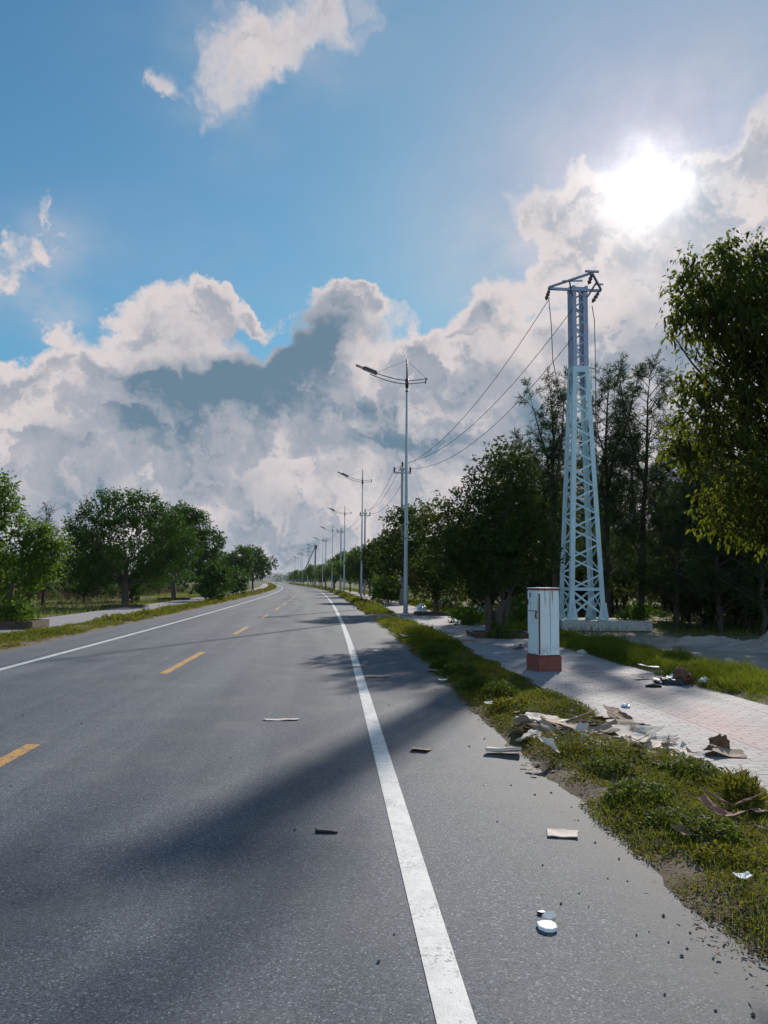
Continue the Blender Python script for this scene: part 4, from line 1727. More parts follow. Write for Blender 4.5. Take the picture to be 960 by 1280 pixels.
def sheet(name, label, cat, group, loc, sx, sy, rz=0, tilt=0, tilt_dir=0, bend=.2, th=.006, mat='card', seed=0, rag=.08, crumple=.03, n=7):
    """a torn, warped sheet with real thickness"""
    rng = np.random.default_rng(seed + 5000)
    vt = []
    ba = rng.uniform(0, math.pi)
    ca, sa = math.cos(ba), math.sin(ba)
    cs = rng.uniform(-rag, rag, (4, 2)) * 2
    off = rng.uniform(-.2, .2) * max(sx, sy)
    for j in range(n + 1):
        for i in range(n + 1):
            u = i / n - .5
            v = j / n - .5
            w = [(.5 - u) * (.5 - v), (.5 + u) * (.5 - v), (.5 + u) * (.5 + v), (.5 - u) * (.5 + v)]
            du = sum(w[k] * cs[k][0] for k in range(4))
            dv = sum(w[k] * cs[k][1] for k in range(4))
            x = (u + du) * sx
            y = (v + dv) * sy
            if i in (0, n):
                x += rng.uniform(-1, 1) * rag * sx * .35
            if j in (0, n):
                y += rng.uniform(-1, 1) * rag * sy * .35
            s = (x * ca + y * sa)
            m = max(sx, sy)
            z = bend * .55 * max(0, abs(s - off) - .12 * m) + .12 * bend * s * s / m + mnoise.noise(Vector((x * 3 / m, y * 3 / m, seed * 3.1))) * crumple * m
            z += abs(x * sa - y * ca + off) * crumple * 1.3
            vt.append([x, y, z])
    zs = min(p[2] for p in vt)
    Rt = Matrix.Rotation(tilt_dir, 3, 'Z') @ Matrix.Rotation(tilt, 3, 'X') @ Matrix.Rotation(-tilt_dir, 3, 'Z')
    P = [Rt @ Vector((p[0], p[1], p[2] - zs)) for p in vt]
    zmin = min(p.z for p in P)
    nrm = Rt @ Vector((0, 0, 1))
    V = [tuple(p + Vector((0, 0, -zmin + th)) + nrm * 0) for p in P] + [tuple(p + Vector((0, 0, -zmin + th)) - nrm * th) for p in P]
    N = (n + 1) ** 2
    Fc = []
    w = n + 1
    for j in range(n):
        for i in range(n):
            a = j * w + i
            Fc.append((a, a + 1, a + 1 + w, a + w))
            Fc.append((N + a, N + a + w, N + a + 1 + w, N + a + 1))
    loop = [i for i in range(w)] + [j * w + n for j in range(1, w)] + [n * w + i for i in range(n - 1, -1, -1)] + [j * w for j in range(n - 1, 0, -1)]
    for i in range(len(loop)):
        a, b = loop[i], loop[(i + 1) % len(loop)]
        Fc.append((b, a, N + a, N + b))
    me = bpy.data.meshes.new(name)
    me.from_pydata(V, [], Fc)
    me.update()
    o = link_mesh(name, me, M[mat])
    o.location = loc
    o.rotation_euler = (0, 0, rz)
    tag(o, label, cat, group)
    return o


def lump(name, label, cat, group, loc, s, mat, seed, amp=.35, sub=3, freq=2.2):
    import bmesh
    bm = bmesh.new()
    bmesh.ops.create_icosphere(bm, subdivisions=sub, radius=1.0)
    for v in bm.verts:
        n = v.co.normalized()
        k = 1 + amp * mnoise.fractal(n * freq + Vector((seed * 1.7, 0, 0)), .8, 2.2, 4) + amp * .5 * abs(mnoise.noise(n * freq * 2.3 + Vector((0, seed, 0))))
        v.co = Vector((n.x * s[0] * k, n.y * s[1] * k, max(-.25, n.z) * s[2] * k))
    me = bpy.data.meshes.new(name)
    bm.to_mesh(me)
    bm.free()
    if mat in ('sand', 'concrete'):
        me.polygons.foreach_set('use_smooth', [True] * len(me.polygons))
    o = link_mesh(name, me, M[mat])
    zmin = min(v.co.z for v in me.vertices)
    o.location = Vector(loc) - Vector((0, 0, zmin))
    o.rotation_euler = (0, 0, seed)
    tag(o, label, cat, group)
    return o


# on the road
sheet("paper_strip", "long pale cardboard strip lying across the driving lane", "litter", None, G(351, 900, .002), .40, .085, math.radians(4), bend=.05, mat='card_pale', seed=1)
sheet("cardboard_piece", "small bent cardboard piece right of the white line", "litter", None, G(527, 938, .002), .21, .13, math.radians(-20), bend=.3, mat='card', seed=2)
sheet("cardboard_piece", "flat pale card on the shoulder just right of the white line, far", "litter", None, G(473, 846, .002), .42, .20, math.radians(8), bend=.05, mat='card', seed=3)
sheet("wood_slip", "thin sliver lying on the white line ahead", "litter", None, G(450, 834, .006), .34, .05, math.radians(10), bend=.05, mat='card_brown', seed=4)
mb = MB()
p = G(408, 1040, .0065)
mb.tube([p + Vector((-.075, .012, 0)), p + Vector((-.05, .004, .003)), p + Vector((.0, .002, .003)), p + Vector((.075, -.01, 0))], [.006, .011, .010, .006], 7)
mb.tube([p + Vector((-.06, .012, .004)), p + Vector((-.078, .02, .02))], [.006, .003], 5)
c = mb.build("charred_stick", M['stick'])
tag(c, "short black stick lying on the asphalt left of the white line", "stick")
sheet("cardboard_piece", "pale square of cardboard on the shoulder near the weeds", "litter", None, G(703, 1043, .002), .19, .15, math.radians(-8), bend=.06, mat='card_pale', seed=6)
# styrofoam scraps
def slab(name, label, c, pts, th, mat, rz=0, tilt=0):
    mb = MB()
    n = len(pts)
    for s, z in ((.96, 0), (1, .15 * th), (1, .85 * th), (.95, th)):
        for (x, y) in pts:
            mb.v.append((x * s, y * s, z))
    for k in range(3):
        for i in range(n):
            j = (i + 1) % n
            mb.f.append((k * n + i, k * n + j, (k + 1) * n + j, (k + 1) * n + i))
    mb.f.append(tuple(range(n))[::-1])
    mb.f.append(tuple(3 * n + i for i in range(n)))
    o = mb.build(name, M[mat])
    o.location = c
    o.rotation_euler = (tilt, 0, rz)
    tag(o, label, "litter")
    return o


slab("foam_scrap", "white rounded foam scrap lying on the shoulder asphalt", G(684, 1160, .002), [(-.045, .03), (-.045, -.02), (-.02, -.05), (.015, -.055), (.042, -.035), (.045, .02), (.03, .045), (-.01, .05)], .018, 'foam')
slab("foam_scrap", "smaller grey-white foam scrap tilted behind the white one", G(684, 1146, .012), [(-.03, .0), (.0, -.028), (.035, -.02), (.038, .015), (.0, .022)], .016, 'paper', .2, math.radians(25))
slab("broken_tile", "dark chip beside the two foam scraps", G(676, 1142, .002), [(-.02, .0), (.0, -.018), (.025, -.012), (.015, .015)], .012, 'plastic_dark')
# the cardboard roll and bits at the edge of the asphalt
o = sheet("cardboard_roll", "thick folded cardboard lying at the edge of the asphalt", "litter", None, G(631, 941, .01), .30, .15, math.radians(-10), bend=.5, th=.03, mat='card_pale', seed=8)
sheet("cardboard_piece", "curled grey card standing in the weeds below the heap", "litter", None, G(686, 941, .10), .19, .17, math.radians(30), tilt=math.radians(35), tilt_dir=.4, bend=.9, mat='card_pale', seed=9)
for i, (px, py, s) in enumerate(((655, 957, .05), (662, 962, .06), (668, 967, .045), (692, 965, .04), (672, 955, .05))):
    sheet("card_scrap", "little torn card scrap at the asphalt edge below the heap", "litter", "card scraps at the asphalt edge", G(px, py, .02), s, s * .8, i * 1.3, bend=.4, mat='card', seed=20 + i)
# heap of cardboard
rng = np.random.default_rng(66)
heap = [  # px, py, z, sx, sy, rz, tilt, dir, mat
    (655, 905, .10, .42, .30, .3, .5, 2.6, 'card_pale'), (648, 914, .06, .30, .22, 1.2, .7, 1.1, 'card'), (672, 902, .14, .42, .26, -.2, .25, 0.3, 'card_pale'), (690, 905, .12, .40, .3, .5, .35, 1.9, 'card_pale'),
    (676, 915, .06, .36, .24, .1, .6, .4, 'card'), (665, 920, .05, .26, .2, .9, .5, 3.2, 'card_pale'), (705, 910, .12, .38, .26, -.4, .5, 2.0, 'card'), (716, 918, .07, .42, .22, .6, .75, .9, 'card_brown'),
    (728, 908, .12, .32, .26, .2, .4, 2.9, 'card'), (738, 915, .09, .40, .24, -.3, .6, .2, 'card'), (745, 905, .14, .28, .22, .8, .55, 1.4, 'card_brown'), (752, 918, .06, .34, .26, .1, .4, 4.0, 'card_pale'),
    (700, 922, .05, .30, .2, .4, .5, 5.0, 'card_pale'), (728, 926, .05, .36, .22, 1.0, .3, 2.2, 'card_pale'), (770, 912, .10, .34, .3, .3, .75, 5.6, 'card'), (785, 912, .12, .44, .24, -.2, .55, .4, 'card'), (800, 918, .07, .50, .26, -.15, .45, .2, 'card_pale'),
    (815, 922, .04, .46, .2, -.1, .25, .3, 'card_pale'), (762, 925, .05, .36, .26, .7, .3, 1.0, 'card_pale'), (792, 930, .03, .50, .34, .2, .06, .9, 'card_pale'), (820, 936, .02, .46, .3, -.2, .05, 0, 'card_pale'), (845, 942, .02, .42, .28, .3, .05, 1, 'card_pale'),
    (775, 934, .03, .34, .24, 1.2, .1, 2, 'card'), (840, 950, .02, .30, .22, .6, .07, 2, 'card'), (770, 900, .16, .26, .2, .3, .9, .6, 'card_brown'), (782, 904, .14, .34, .22, 1.0, .85, 5.8, 'card_brown'), (806, 908, .08, .28, .2, .4, .8, 2.5, 'card'), (762, 895, .15, .2, .2, .2, 1.1, 1.0, 'card_brown'),
    (806, 941, .02, .32, .2, .9, .05, 1, 'card'), (752, 932, .03, .3, .2, .3, .15, 1, 'card_pale'), (688, 916, .09, .3, .22, 2.0, .7, 4.6, 'card'), (722, 903, .13, .26, .2, .5, .6, 3.5, 'card_pale')]
for i, (px, py, z, sx, sy, rz, ti, td, mt) in enumerate(heap):
    lab = {'card_pale': "bleached torn cardboard sheet in the heap on the pavement edge", 'card': "tan torn cardboard sheet in the heap on the pavement edge", 'card_brown': "dark brown torn cardboard sheet standing in the heap"}[mt]
    sheet("cardboard_sheet", lab, "cardboard", "torn cardboard sheets in the heap", G(px, py + 6, .045) + Vector((0, 0, max(0, z - .05) * .8)), sx * .92, sy * .95, rz, ti * .42, td, bend=.5 * rng.random() + .1, th=.007, mat=mt, seed=40 + i, rag=.2, crumple=.05)
for i in range(48):
    px = 645 + 225 * rng.random()
    py = 903 + (px - 650) * .22 + rng.normal() * 9
    mt = ('card_pale', 'card', 'card_pale', 'card_brown')[i % 4]
    lab = {'card_pale': "small pale scrap of torn cardboard scattered over the heap", 'card': "small tan scrap of torn cardboard scattered over the heap", 'card_brown': "small dark scrap of torn cardboard scattered over the heap"}[mt]
    sheet("card_scrap", lab, "cardboard", "cardboard scraps over the heap", G(px, py, .06) + Vector((0, 0, .05 * rng.random())), rng.uniform(.07, .2), rng.uniform(.05, .13), rng.uniform(0, 6), rng.uniform(0, .5), rng.uniform(0, 6), bend=rng.uniform(.1, .9), th=.005, mat=mt, seed=300 + i, rag=.22, crumple=.06, n=4)
lump("plastic_bag", "crumpled pale blue plastic scrap in the middle of the cardboard heap", "plastic bag", None, G(731, 927, .06), (.10, .07, .05), 'plastic_blue', 3)
lump("plastic_bag", "small blue-white plastic scrap at the left of the cardboard heap", "plastic bag", None, G(708, 921, .06), (.05, .05, .05), 'plastic_white', 4)
sheet("cardboard_piece", "upturned cardboard flap lying alone on the pavement right of the heap", "cardboard", None, G(912, 944, .045), .33, .2, -.1, .25, .3, bend=.35, mat='card', seed=90)
lump("coconut_husk", "brown fibrous husk leaning on the lone cardboard flap", "husk", None, G(899, 938, .045), (.09, .08, .10), 'husk', 6, .6)
lump("coconut_husk", "low brown fibrous scrap left of the lone flap", "husk", None, G(889, 943, .045), (.07, .05, .05), 'husk', 7, .6)
sheet("cardboard_piece", "bent grey board at the pavement's edge above the weed tuft", "cardboard", None, G(912, 976, .045), .28, .12, .1, .3, .2, bend=.6, mat='card', seed=91)
sheet("cardboard_piece", "dark curled scrap at the tip of the bent grey board", "cardboard", None, G(930, 975, .045), .12, .08, .5, .5, .2, bend=.9, mat='card_brown', seed=92)
sheet("dry_palm_leaf", "reddish brown dry sheath lying over the weeds", "dry leaf", None, G(903, 1019, .13), .22, .10, .0, .2, .4, bend=1.2, mat='leafbrown', seed=93, rag=.25, crumple=.12)
sheet("dry_palm_leaf", "second reddish sheath on the weeds, behind the first", "dry leaf", None, G(918, 1008, .12), .24, .06, -.15, .1, 1.4, bend=.9, mat='leafbrown', seed=94, rag=.25, crumple=.12)
sheet("dry_palm_leaf", "pinkish dry scrap at the right end of the sheaths", "dry leaf", None, G(944, 1014, .08), .13, .08, .3, .3, 1.4, bend=.6, mat='card_brown', seed=95)
sheet("plastic_scrap", "white plastic scrap lying on the weeds near the right edge", "litter", None, G(929, 1097, .10), .11, .045, .15, .2, .4, bend=.4, mat='foam', seed=96, crumple=.1)
sheet("card_scrap", "dull curled scrap half hidden in the weeds by the shoulder", "litter", None, G(858, 1045, .08), .14, .1, .4, .5, .4, bend=.8, mat='card_brown', seed=97)
# litter along the far side of the pavement
lump("rubbish_heap", "small heap of brown rubbish on the grass edge of the pavement", "rubbish", None, G(853, 853, .06), (.19, .14, .17), 'husk', 11, .5)
lump("rubbish_heap", "low dark rubbish spread left of the brown heap", "rubbish", None, G(836, 855, .05), (.22, .10, .07), 'plastic_dark', 12, .5)
lump("plastic_bag", "crumpled blue-white plastic bag against the brown heap", "plastic bag", None, G(841, 852, .06), (.10, .08, .09), 'plastic_white', 13)
lump("plastic_bag", "small white plastic bag on the grass right of the brown heap", "plastic bag", None, G(880, 853, .10), (.11, .07, .06), 'foam', 14)
sheet("cardboard_piece", "pale card scrap at the grass edge left of the brown heap", "litter", None, G(801, 849, .045), .30, .16, .2, .2, .6, bend=.4, mat='card', seed=101)
mb = MB()
p = G(817, 858, .06)
mb.tube([p + Vector((-.12, .02, 0)), p + Vector((0, 0, .01)), p + Vector((.12, 0, 0))], [.02, .035, .02], 7)
c = mb.build("dark_stick", M['stick']); tag(c, "dark short stick on the pavement before the brown heap", "stick")
lump("plastic_bag", "flattened blue plastic scrap on the pavement above the cardboard heap", "plastic bag", None, G(782, 884, .045), (.06, .04, .03), 'plastic_blue', 15)
sheet("plastic_scrap", "long pale scrap lying in the grass strip above the rubbish", "litter", None, G(812, 834, .14), .42, .12, .2, .1, .4, bend=.3, mat='plastic_white', seed=102)
lump("pale_stone", "pale stone in the grass strip right of the white cabinet", "stone", None, G(727, 817, .12), (.10, .08, .06), 'concrete', 16)
lump("pale_stone", "grey stone beside the sandy track", "stone", None, G(910, 829, .0), (.12, .1, .09), 'concrete', 17)
for i, (px, py, s, mt, lab) in enumerate(((527, 760, .35, 'plastic_white', "white plastic bag under the tree behind the nearest lamp, leftmost"), (556, 752, .38, 'plastic_blue', "pale blue rubbish bag behind the dark tree row"), (548, 757, .28, 'plastic_white', "pale plastic bag next to the blue rubbish bag"),
                                          (601, 763, .24, 'plastic_blue', "blue-white plastic bag left of the pitted tree's stems"), (602, 757, .2, 'plastic_white', "small pale bag above the blue-white one"))):
    p = G(px, py + 5)
    lump("rubbish_bag", lab, "plastic bag", "plastic bags under the trees", p, (s, s * .7, s * .85), mt, 30 + i, .5)
for i, (px, py, sx, mt) in enumerate(((575, 784, .5, 'card_pale'), (583, 786, .3, 'paper'), (590, 789, .35, 'card_brown'), (565, 796, .4, 'card_brown'), (582, 801, .45, 'card_brown'), (570, 789, .3, 'card'))):
    sheet("flat_litter", {'card_pale': "pale flat litter on the pavement before the dark tree", 'paper': "white paper litter on the pavement before the dark tree", 'card': "tan scrap on the pavement before the dark tree", 'card_brown': "dark flat litter on the pavement before the dark tree"}[mt],
          "litter", "flat litter before the dark tree", G(px, py, .05), sx, sx * .4, i * .7, .1, i, bend=.2, mat=mt, seed=120 + i)
mb = MB()
p = G(650, 811, .055)
mb.tube([p + Vector((-.17, 0, .0)), p + Vector((.12, 0, .02))], .018, 6)
mb.tube([p + Vector((.0, 0, .02)), p + Vector((.02, .05, .11))], .03, 6)
mb.box(p + Vector((.0, 0, .03)), (.16, .12, .05))
c = mb.build("scrap_metal", M['plastic_dark']); tag(c, "dark scrap of metal lying on the pavement left of the cabinet", "scrap")
sheet("plastic_scrap", "white-green scrap in the verge near the bare patch", "litter", None, G(507, 796, .1), .25, .12, .2, .2, .3, bend=.5, mat='paper', seed=131)
sheet("plastic_scrap", "thin white scrap lying in the verge weeds by the shoulder", "litter", None, G(613, 880, .12), .15, .06, .4, .2, .3, bend=.5, mat='paper', seed=132)
sheet("card_scrap", "flat pale scrap where the verge meets the shoulder ahead", "litter", None, G(545, 838, .05), .26, .08, .1, 0, .3, bend=.2, mat='card_pale', seed=133)
sheet("card_scrap", "small pale chip in the verge weeds ahead", "litter", None, G(553, 850, .12), .15, .06, .1, .1, .3, bend=.2, mat='card_pale', seed=134)

# pebbles on the shoulder (too many and small to count): stuff
rng = np.random.default_rng(55)
mb = MB()
for i in range(240):
    y = 2.4 + 16 * rng.random() ** 1.6
    off = 1.62 - abs(rng.normal()) * .32 if rng.random() < .8 else rng.uniform(-4.5, 1.3)
    s = rng.uniform(.004, .011)
    c = Vector((XL(y) + off, y, s * .4))
    n = len(mb.v)
    for (dx, dy, dz) in ((1, 0, 0), (0, 1, 0), (-1, 0, 0), (0, -1, 0), (0, 0, .9), (0, 0, -.7)):
        k = rng.uniform(.7, 1.3)
        mb.v.append((c.x + dx * s * k, c.y + dy * s * k, c.z + dz * s * k))
    for f in ((0, 1, 4), (1, 2, 4), (2, 3, 4), (3, 0, 4), (1, 0, 5), (2, 1, 5), (3, 2, 5), (0, 3, 5)):
        mb.f.append(tuple(n + q for q in f))
M['grit'] = simple_mat("grit", (.10, .09, .08), .9, var=.6, scale=40)
c = mb.build("gravel", M['grit'])
tag(c, kind='stuff')
# dry leaf litter along the weed edge
n = 5200
y = 1.8 + 16 * rng.random(n) ** 1.5
off = 1.56 + rng.normal(size=n) * .085 + (fb(np.zeros(n), y, .8, 3) - .5) * .35
P = np.stack([XLn(y) + off, y, .012 + rng.random(n) * .03], 1)
D = unit(rng.normal(size=(n, 3)) * np.array([1, 1, .2]))
N = unit(rng.normal(size=(n, 3)) * .3 + np.array([0, 0, 1]))
L = rng.uniform(.01, .045, n)
o = np_mesh("dead_leaves", leaf_quads(P, D, N, L, L * rng.uniform(.12, .5, n)), 4, M['dry'], None, var=rng.random(n) * .7)
tag(o, kind='stuff')

# sandy mounds by the track
for i, (px, py, sx, sy, h_, lab) in enumerate(((958, 812, 1.2, .8, .34, "low mound of pale sand at the right edge of the sandy track"), (885, 806, 1.6, .6, .20, "flat hump of sand in the middle of the sandy track"))):
    n = 44
    V = []
    Fc = []
    for a in range(n + 1):
        for b_ in range(n + 1):
            u, v = 2 * a / n - 1, 2 * b_ / n - 1
            r2 = u * u + v * v
            e = math.exp(-3.2 * r2)
            z = h_ * e * (1 + .9 * mnoise.fractal(Vector((u * 2.2, v * 2.2, i * 5.0)), .8, 2.1, 5)) + .03 * mnoise.fractal(Vector((u * 9, v * 9, i)), .8, 2.1, 3) * e ** .5 - .045 * r2
            V.append((u * sx * 1.4, v * sy * 1.4, z))
    for a in range(n):
        for b_ in range(n):
            k = a * (n + 1) + b_
            Fc.append((k, k + n + 1, k + n + 2, k + 1))
    me = bpy.data.meshes.new("sand_mound")
    me.from_pydata(V, [], Fc)
    me.polygons.foreach_set('use_smooth', [True] * len(me.polygons))
    o = link_mesh("sand_mound", me, M['sand'])
    o.location = G(px, py, -.05)
    tag(o, lab, "sand mound")

# ------------------------------------------------------------------ far car
p = R(-5.0, 420)
car = empty("car", p, math.radians(8))
tag(car, "tiny white car far down the road at the bend", "car")
M['car_paint'] = simple_mat("white_car_paint", (.7, .7, .7), .3, var=.03)
M['car_glass'] = simple_mat("car_glass", (.03, .035, .04), .1, var=.05)
M['tyre'] = simple_mat("tyre", (.02, .02, .02), .9, var=.2)
mb = MB()
prof = [(-2.1, .35), (-2.1, .75), (-1.3, .95), (-.75, 1.45), (.9, 1.48), (1.6, 1.0), (2.1, .9), (2.1, .35)]
n = len(prof)
for x in (-.85, .85):
    for (yy, z) in prof:
        mb.v.append((x * (.82 if z > 1.2 else 1), yy, z))
mb.f.append(tuple(range(n))[::-1])
mb.f.append(tuple(range(n, 2 * n)))
for i in range(n):
    j = (i + 1) % n
    mb.f.append((i, j, n + j, n + i))
mb.build("body", M['car_paint'], car)
mb = MB()
mb.quad((-.68, -1.27, 1.0), (.68, -1.27, 1.0), (.6, -.80, 1.42), (-.6, -.80, 1.42))
mb.build("windscreen", M['car_glass'], car)
for sx in (-.8, .8):
    for sy in (-1.3, 1.3):
        mb = MB()
        mb.tube([(sx - .1, sy, .32), (sx + .1, sy, .32)], .32, 12)
        mb.build("wheel", M['tyre'], car)
for sx in (-.6, .6):
    mb = MB()
    mb.box((sx, -2.11, .7), (.3, .04, .16))
    mb.build("headlight", M['lens'], car)

# ------------------------------------------------------------------ haze
hm = bpy.data.materials.new("haze_air")
hm.use_nodes = True
hm.node_tree.nodes.clear()
hn = NT(hm.node_tree)
pvn = hn.node('ShaderNodeVolumePrincipled')
pvn.inputs['Color'].default_value = (.80, .88, .96, 1)
pvn.inputs['Density'].default_value = .00007
pvn.inputs['Anisotropy'].default_value = .2
ho = hn.node('ShaderNodeOutputMaterial')
hn.l.new(pvn.outputs[0], ho.inputs['Volume'])
mb = MB()
mb.box((0, 3350, 14.5), (8200, 7500, 32))
hz = mb.build("haze", hm)
tag(hz, kind='stuff')

# ------------------------------------------------------------------ sky
world = bpy.data.worlds.new("World")
scene.world = world
world.use_nodes = True
world.node_tree.nodes.clear()
nt = NT(world.node_tree)
dirv = nt.node('ShaderNodeTexCoord').outputs['Generated']
sky = nt.node('ShaderNodeTexSky', sky_type='NISHITA')
sky.sun_disc = False
sky.sun_elevation = SUN_EL
sky.sun_rotation = SUN_AZ
sky.air_density = 1.0
sky.dust_density = .4
sky.ozone_density = 1.5
sep = nt.node('ShaderNodeSeparateXYZ')
nt.l.new(dirv, sep.inputs[0])
az = nt.math('ARCTAN2', sep.outputs[0], sep.outputs[1])
el = nt.math('ARCSINE', sep.outputs[2])
cmb = nt.node('ShaderNodeCombineXYZ')
nt.l.new(az, cmb.inputs[0])
nt.l.new(el, cmb.inputs[1])
AE = cmb.outputs[0]
w1 = nt.noise(AE, 7.0, 6, .58, 0.0, 'Color')
warp = nt.vmath('SCALE', nt.vmath('SUBTRACT', w1, (.5, .5, .5)), scale=.17)
AEw = nt.vmath('ADD', AE, warp)
w2 = nt.noise(AE, 26.0, 6, .62, 0.0, 'Color')
AEw = nt.vmath('ADD', AEw, nt.vmath('SCALE', nt.vmath('SUBTRACT', w2, (.5, .5, .5)), scale=.05))


def blobs(vec, L):
    acc = None
    for (px, py, rx, ry, rot, amp) in L:
        d = ray(px, py)
        a = math.atan2(d.x, d.y)
        e = math.asin(d.z)
        m = nt.mapping(vec, (a, e, 0), (0, 0, math.radians(rot)), (rx / F, ry / F, 1), 'TEXTURE')
        m = nt.vmath('MULTIPLY', m, (1, 1, 0))
        q = nt.vmath('DOT_PRODUCT', m, m)
        v = nt.math('EXPONENT', nt.math('MULTIPLY', q, -1.0))
        acc = nt.math('MULTIPLY', v, amp) if acc is None else nt.math('MULTIPLY_ADD', v, amp, acc)
    return acc


COVER = [
    (335, 5, 150, 48, 0, .74), (415, 45, 80, 42, 0, .70), (280, 70, 70, 42, 25, .62), (292, 130, 46, 32, 0, .52), (200, 110, 26, 18, 0, .75),
    (26, 326, 60, 40, 25, .76), (76, 402, 28, 26, 0, .72), (60, 285, 22, 18, 0, .45),
    (190, 402, 72, 50, 0, 1.05), (280, 376, 52, 34, 0, 1.1), (240, 410, 40, 24, 0, .6), (332, 386, 24, 13, 0, .70), (418, 386, 50, 32, 0, 1.0), (455, 392, 30, 22, 0, .65),
    (110, 480, 60, 34, 0, .85), (340, 465, 115, 44, 18, 1.0), (240, 520, 190, 54, 0, 1.0), (15, 495, 70, 42, 0, .85),
    (540, 440, 56, 38, 0, .90), (605, 402, 56, 38, 0, .95), (690, 440, 90, 50, 0, .9), (540, 520, 210, 80, 0, 1.2), (790, 545, 170, 80, 0, 1.0), (800, 430, 120, 50, 0, .9), (930, 450, 120, 80, 0, 1.0),
    (480, 690, 900, 120, 0, 1.6), (100, 600, 260, 60, 0, .8),
    (660, 240, 66, 28, 5, .70), (735, 250, 70, 34, -10, .65), (830, 232, 120, 40, 5, 1.0), (950, 250, 120, 60, 0, 1.0), (700, 325, 100, 34, 12, .75), (880, 335, 170, 66, 0, .95), (1150, 300, 200, 150, 0, .9),
]
THIN = [(880, 170, 190, 90, 0, .30), (350, 40, 150, 60, 10, .5), (285, 130, 60, 50, 10, .4), (690, 295, 140, 80, 0, .75), (35, 330, 60, 42, 25, .95), (80, 402, 30, 24, 0, .8), (240, 330, 260, 80, 0, .10), (930, 40, 160, 90, 0, .12)]
DARK = [
    (365, 442, 74, 36, 26, 1.15), (250, 488, 72, 36, 12, .95), (300, 512, 100, 26, 0, .5), (150, 545, 110, 24, 0, .3), (590, 560, 150, 30, 0, .4), (440, 500, 80, 26, 0, .4), (590, 475, 60, 22, 20, .3),
    (400, 555, 130, 20, 0, .3), (60, 610, 130, 24, 0, .3), (250, 600, 130, 18, 0, .25), (640, 510, 60, 40, 0, .3), (810, 430, 70, 40, 0, .3), (480, 690, 300, 30, 0, .2), (210, 425, 40, 18, 0, .15),
    (300, 405, 30, 14, 0, .5), (425, 425, 40, 14, 0, .35),
]
def vor(vec, scale, detail, rough):
    nd = nt.node('ShaderNodeTexVoronoi', feature='F1')
    nt.put(nd.inputs['Vector'], vec)
    nd.inputs['Scale'].default_value = scale
    nd.inputs['Detail'].default_value = detail
    nd.inputs['Roughness'].default_value = rough
    return nd.outputs['Distance']


def field(v):
    """billowing cloud relief: cauliflower bumps plus finer turbulence"""
    b_ = nt.math('SUBTRACT', 1.0, vor(v, 11.0, 2.0, .5))
    n_ = nt.noise(v, 18.0, 7, .6)
    return nt.math('MULTIPLY_ADD', b_, .55, nt.math('MULTIPLY', n_, .75))


f0 = field(AEw)
f1 = field(nt.vmath('ADD', AEw, (.012, .016, 0)))
lit = nt.smooth(nt.math('SUBTRACT', f0, f1), -.10, .12)
cov = nt.math('MINIMUM', blobs(AEw, COVER), 1.25)
dens = nt.math('ADD', cov, nt.math('MULTIPLY_ADD', f0, .95, -.57))
hi_ = nt.smooth(el, .385, .47)
m_lo = nt.smooth(dens, .34, .70)
m_hi = nt.smooth(dens, .22, 1.0)
mask = nt.math('ADD', nt.math('MULTIPLY', m_lo, nt.math('SUBTRACT', 1.0, hi_)), nt.math('MULTIPLY', m_hi, hi_))
thin = nt.math('MULTIPLY', blobs(AE, THIN), nt.smooth(nt.noise(nt.mapping(AE, scale=(1, 1.6, 1)), 5.0, 8, .6), .25, .75))
mask = nt.math('MAXIMUM', mask, nt.math('MINIMUM', thin, .8))
dark = blobs(AEw, DARK)
dn = nt.noise(AE, 9.0, 5, .55)
thick = nt.smooth(dens, .62, 1.25)
dn2 = nt.noise(AEw, 9.0, 4, .6)
dk = nt.math('MULTIPLY', nt.math('MINIMUM', dark, 1.15), nt.math('MULTIPLY', nt.smooth(dn2, .30, .72, 1.0, .60), nt.smooth(f0, .45, .85, 1.0, .62)))
unlit = nt.math('MULTIPLY', thick, nt.math('SUBTRACT', 1.0, lit))
und = nt.math('MULTIPLY', thick, nt.smooth(dn, .34, .64, 0.02, .34))
shade = nt.math('ADD', dk, nt.math('MULTIPLY_ADD', unlit, .42, und))
shade = nt.math('MINIMUM', shade, 1.0)
K = 1.0 / (WS * 2 ** EXPO)


def disp(r, g_, b_):
    f = lambda c: ((c / 255 + .055) / 1.055) ** 2.4 if c / 255 > .04045 else c / 255 / 12.92
    return (f(r) * K, f(g_) * K, f(b_) * K)


c_hi = disp(219, 210, 210)
c_mid = disp(166, 171, 182)
c_dk = disp(106, 132, 152)
cc = nt.mix(nt.smooth(shade, 0.0, .5), c_hi, c_mid)
cc = nt.mix(nt.smooth(shade, .45, 1.0), cc, c_dk)
# nearer the horizon the deck is paler and flatter
skyl = nt.vmath('DOT_PRODUCT', sky.outputs[0], (.2, .6, .2))
skyc = nt.vmath('SCALE', sky.outputs[0], scale=nt.math('DIVIDE', 1.0, nt.math('MULTIPLY_ADD', skyl, .10, 1.0)))
skyc = nt.vmath('MULTIPLY', skyc, (.68, 1.24, 1.36))
ang0 = nt.math('ARCCOSINE', nt.math('MINIMUM', nt.vmath('DOT_PRODUCT', dirv, tuple(SUN)), .999999))
v_ = nt.math('DIVIDE', ang0, math.radians(13.5))
veil = nt.math('MULTIPLY', nt.math('EXPONENT', nt.math('MULTIPLY', nt.math('MULTIPLY', v_, v_), -1.0)), .85)
skyc = nt.mix(veil, skyc, disp(158, 158, 190))
col = nt.mix(mask, skyc, cc)
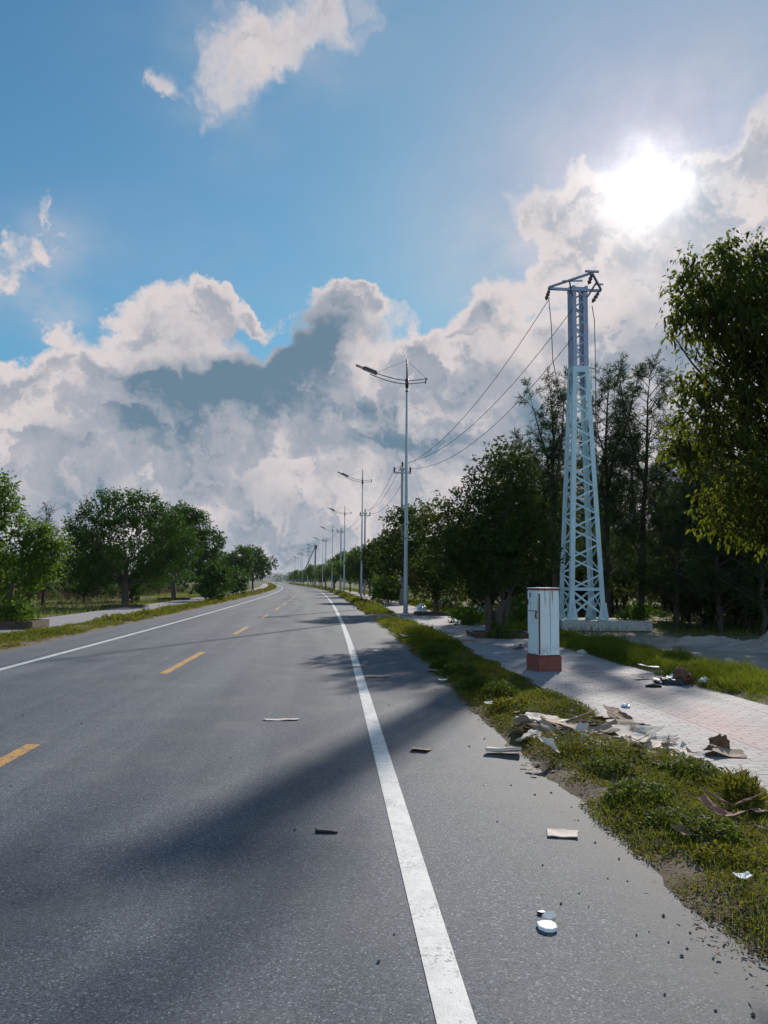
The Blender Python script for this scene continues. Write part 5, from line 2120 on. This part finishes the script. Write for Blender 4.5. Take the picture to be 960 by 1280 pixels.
# unseen bright bluish clouds added behind the camera to fill the shaded sides
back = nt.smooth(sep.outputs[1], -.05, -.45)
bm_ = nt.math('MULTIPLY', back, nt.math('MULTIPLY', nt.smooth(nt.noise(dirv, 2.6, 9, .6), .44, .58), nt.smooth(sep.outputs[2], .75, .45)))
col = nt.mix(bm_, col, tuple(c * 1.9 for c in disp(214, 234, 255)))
# veiled sun: the bright patch of cloud it shines through
sd = nt.node('ShaderNodeCombineXYZ')
for i in range(3):
    sd.inputs[i].default_value = SUN[i]
wd = nt.vmath('NORMALIZE', nt.vmath('ADD', dirv, nt.vmath('SCALE', nt.vmath('SUBTRACT', nt.noise(AE, 10.0, 9, .62, 0, 'Color'), (.5, .5, .5)), scale=.085)))
ang = nt.math('ARCCOSINE', nt.math('MINIMUM', nt.vmath('DOT_PRODUCT', wd, sd.outputs[0]), .999999))


def gl(sig, amp, power=2.0):
    t_ = nt.math('POWER', nt.math('DIVIDE', ang, math.radians(sig)), power)
    return nt.math('MULTIPLY', nt.math('EXPONENT', nt.math('MULTIPLY', t_, -1.0)), amp * K)


glow = nt.math('ADD', gl(1.9, 1.1, 1.7), nt.math('ADD', gl(3.6, .42, 1.3), gl(8.0, .06)))
glow = nt.math('MULTIPLY', glow, nt.smooth(nt.noise(AEw, 13.0, 9, .62), .25, .7, .72, 1.25))
gcol = nt.mix(1.0, nt.node('ShaderNodeCombineXYZ').outputs[0], (0, 0, 0))
gc = nt.node('ShaderNodeCombineXYZ')
nt.l.new(glow, gc.inputs[0])
nt.l.new(nt.math('MULTIPLY', glow, .97), gc.inputs[1])
nt.l.new(nt.math('MULTIPLY', glow, .95), gc.inputs[2])
col = nt.mix(1.0, col, gc.outputs[0], 'ADD')
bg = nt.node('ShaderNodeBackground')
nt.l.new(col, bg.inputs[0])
bg.inputs[1].default_value = WS
wo = nt.node('ShaderNodeOutputWorld')
nt.l.new(bg.outputs[0], wo.inputs[0])
world.cycles.sampling_method = 'MANUAL'
world.cycles.sample_map_resolution = 512

# ------------------------------------------------------------------ sun
sl = bpy.data.lights.new("sun", 'SUN')
sl.energy = 3.4
sl.color = (1.0, .92, .82)
sl.angle = math.radians(1.1)
so = bpy.data.objects.new("sun", sl)
so.rotation_euler = SUN.to_track_quat('Z', 'Y').to_euler()
so.location = (0, 0, 50)
COL.objects.link(so)

# ------------------------------------------------------------------ view
vs = scene.view_settings
vs.view_transform = 'Standard'
vs.look = 'None'
vs.exposure = EXPO
vs.gamma = 1
vs.use_curve_mapping = False
scene.render.film_transparent = False
cy = scene.cycles
cy.max_bounces = 6
cy.diffuse_bounces = 3
cy.glossy_bounces = 2
cy.transmission_bounces = 4
cy.transparent_max_bounces = 4
cy.use_denoising = True
cy.denoising_prefilter = 'ACCURATE'
cy.sample_clamp_indirect = 6.0
cy.caustics_reflective = False
cy.caustics_refractive = False
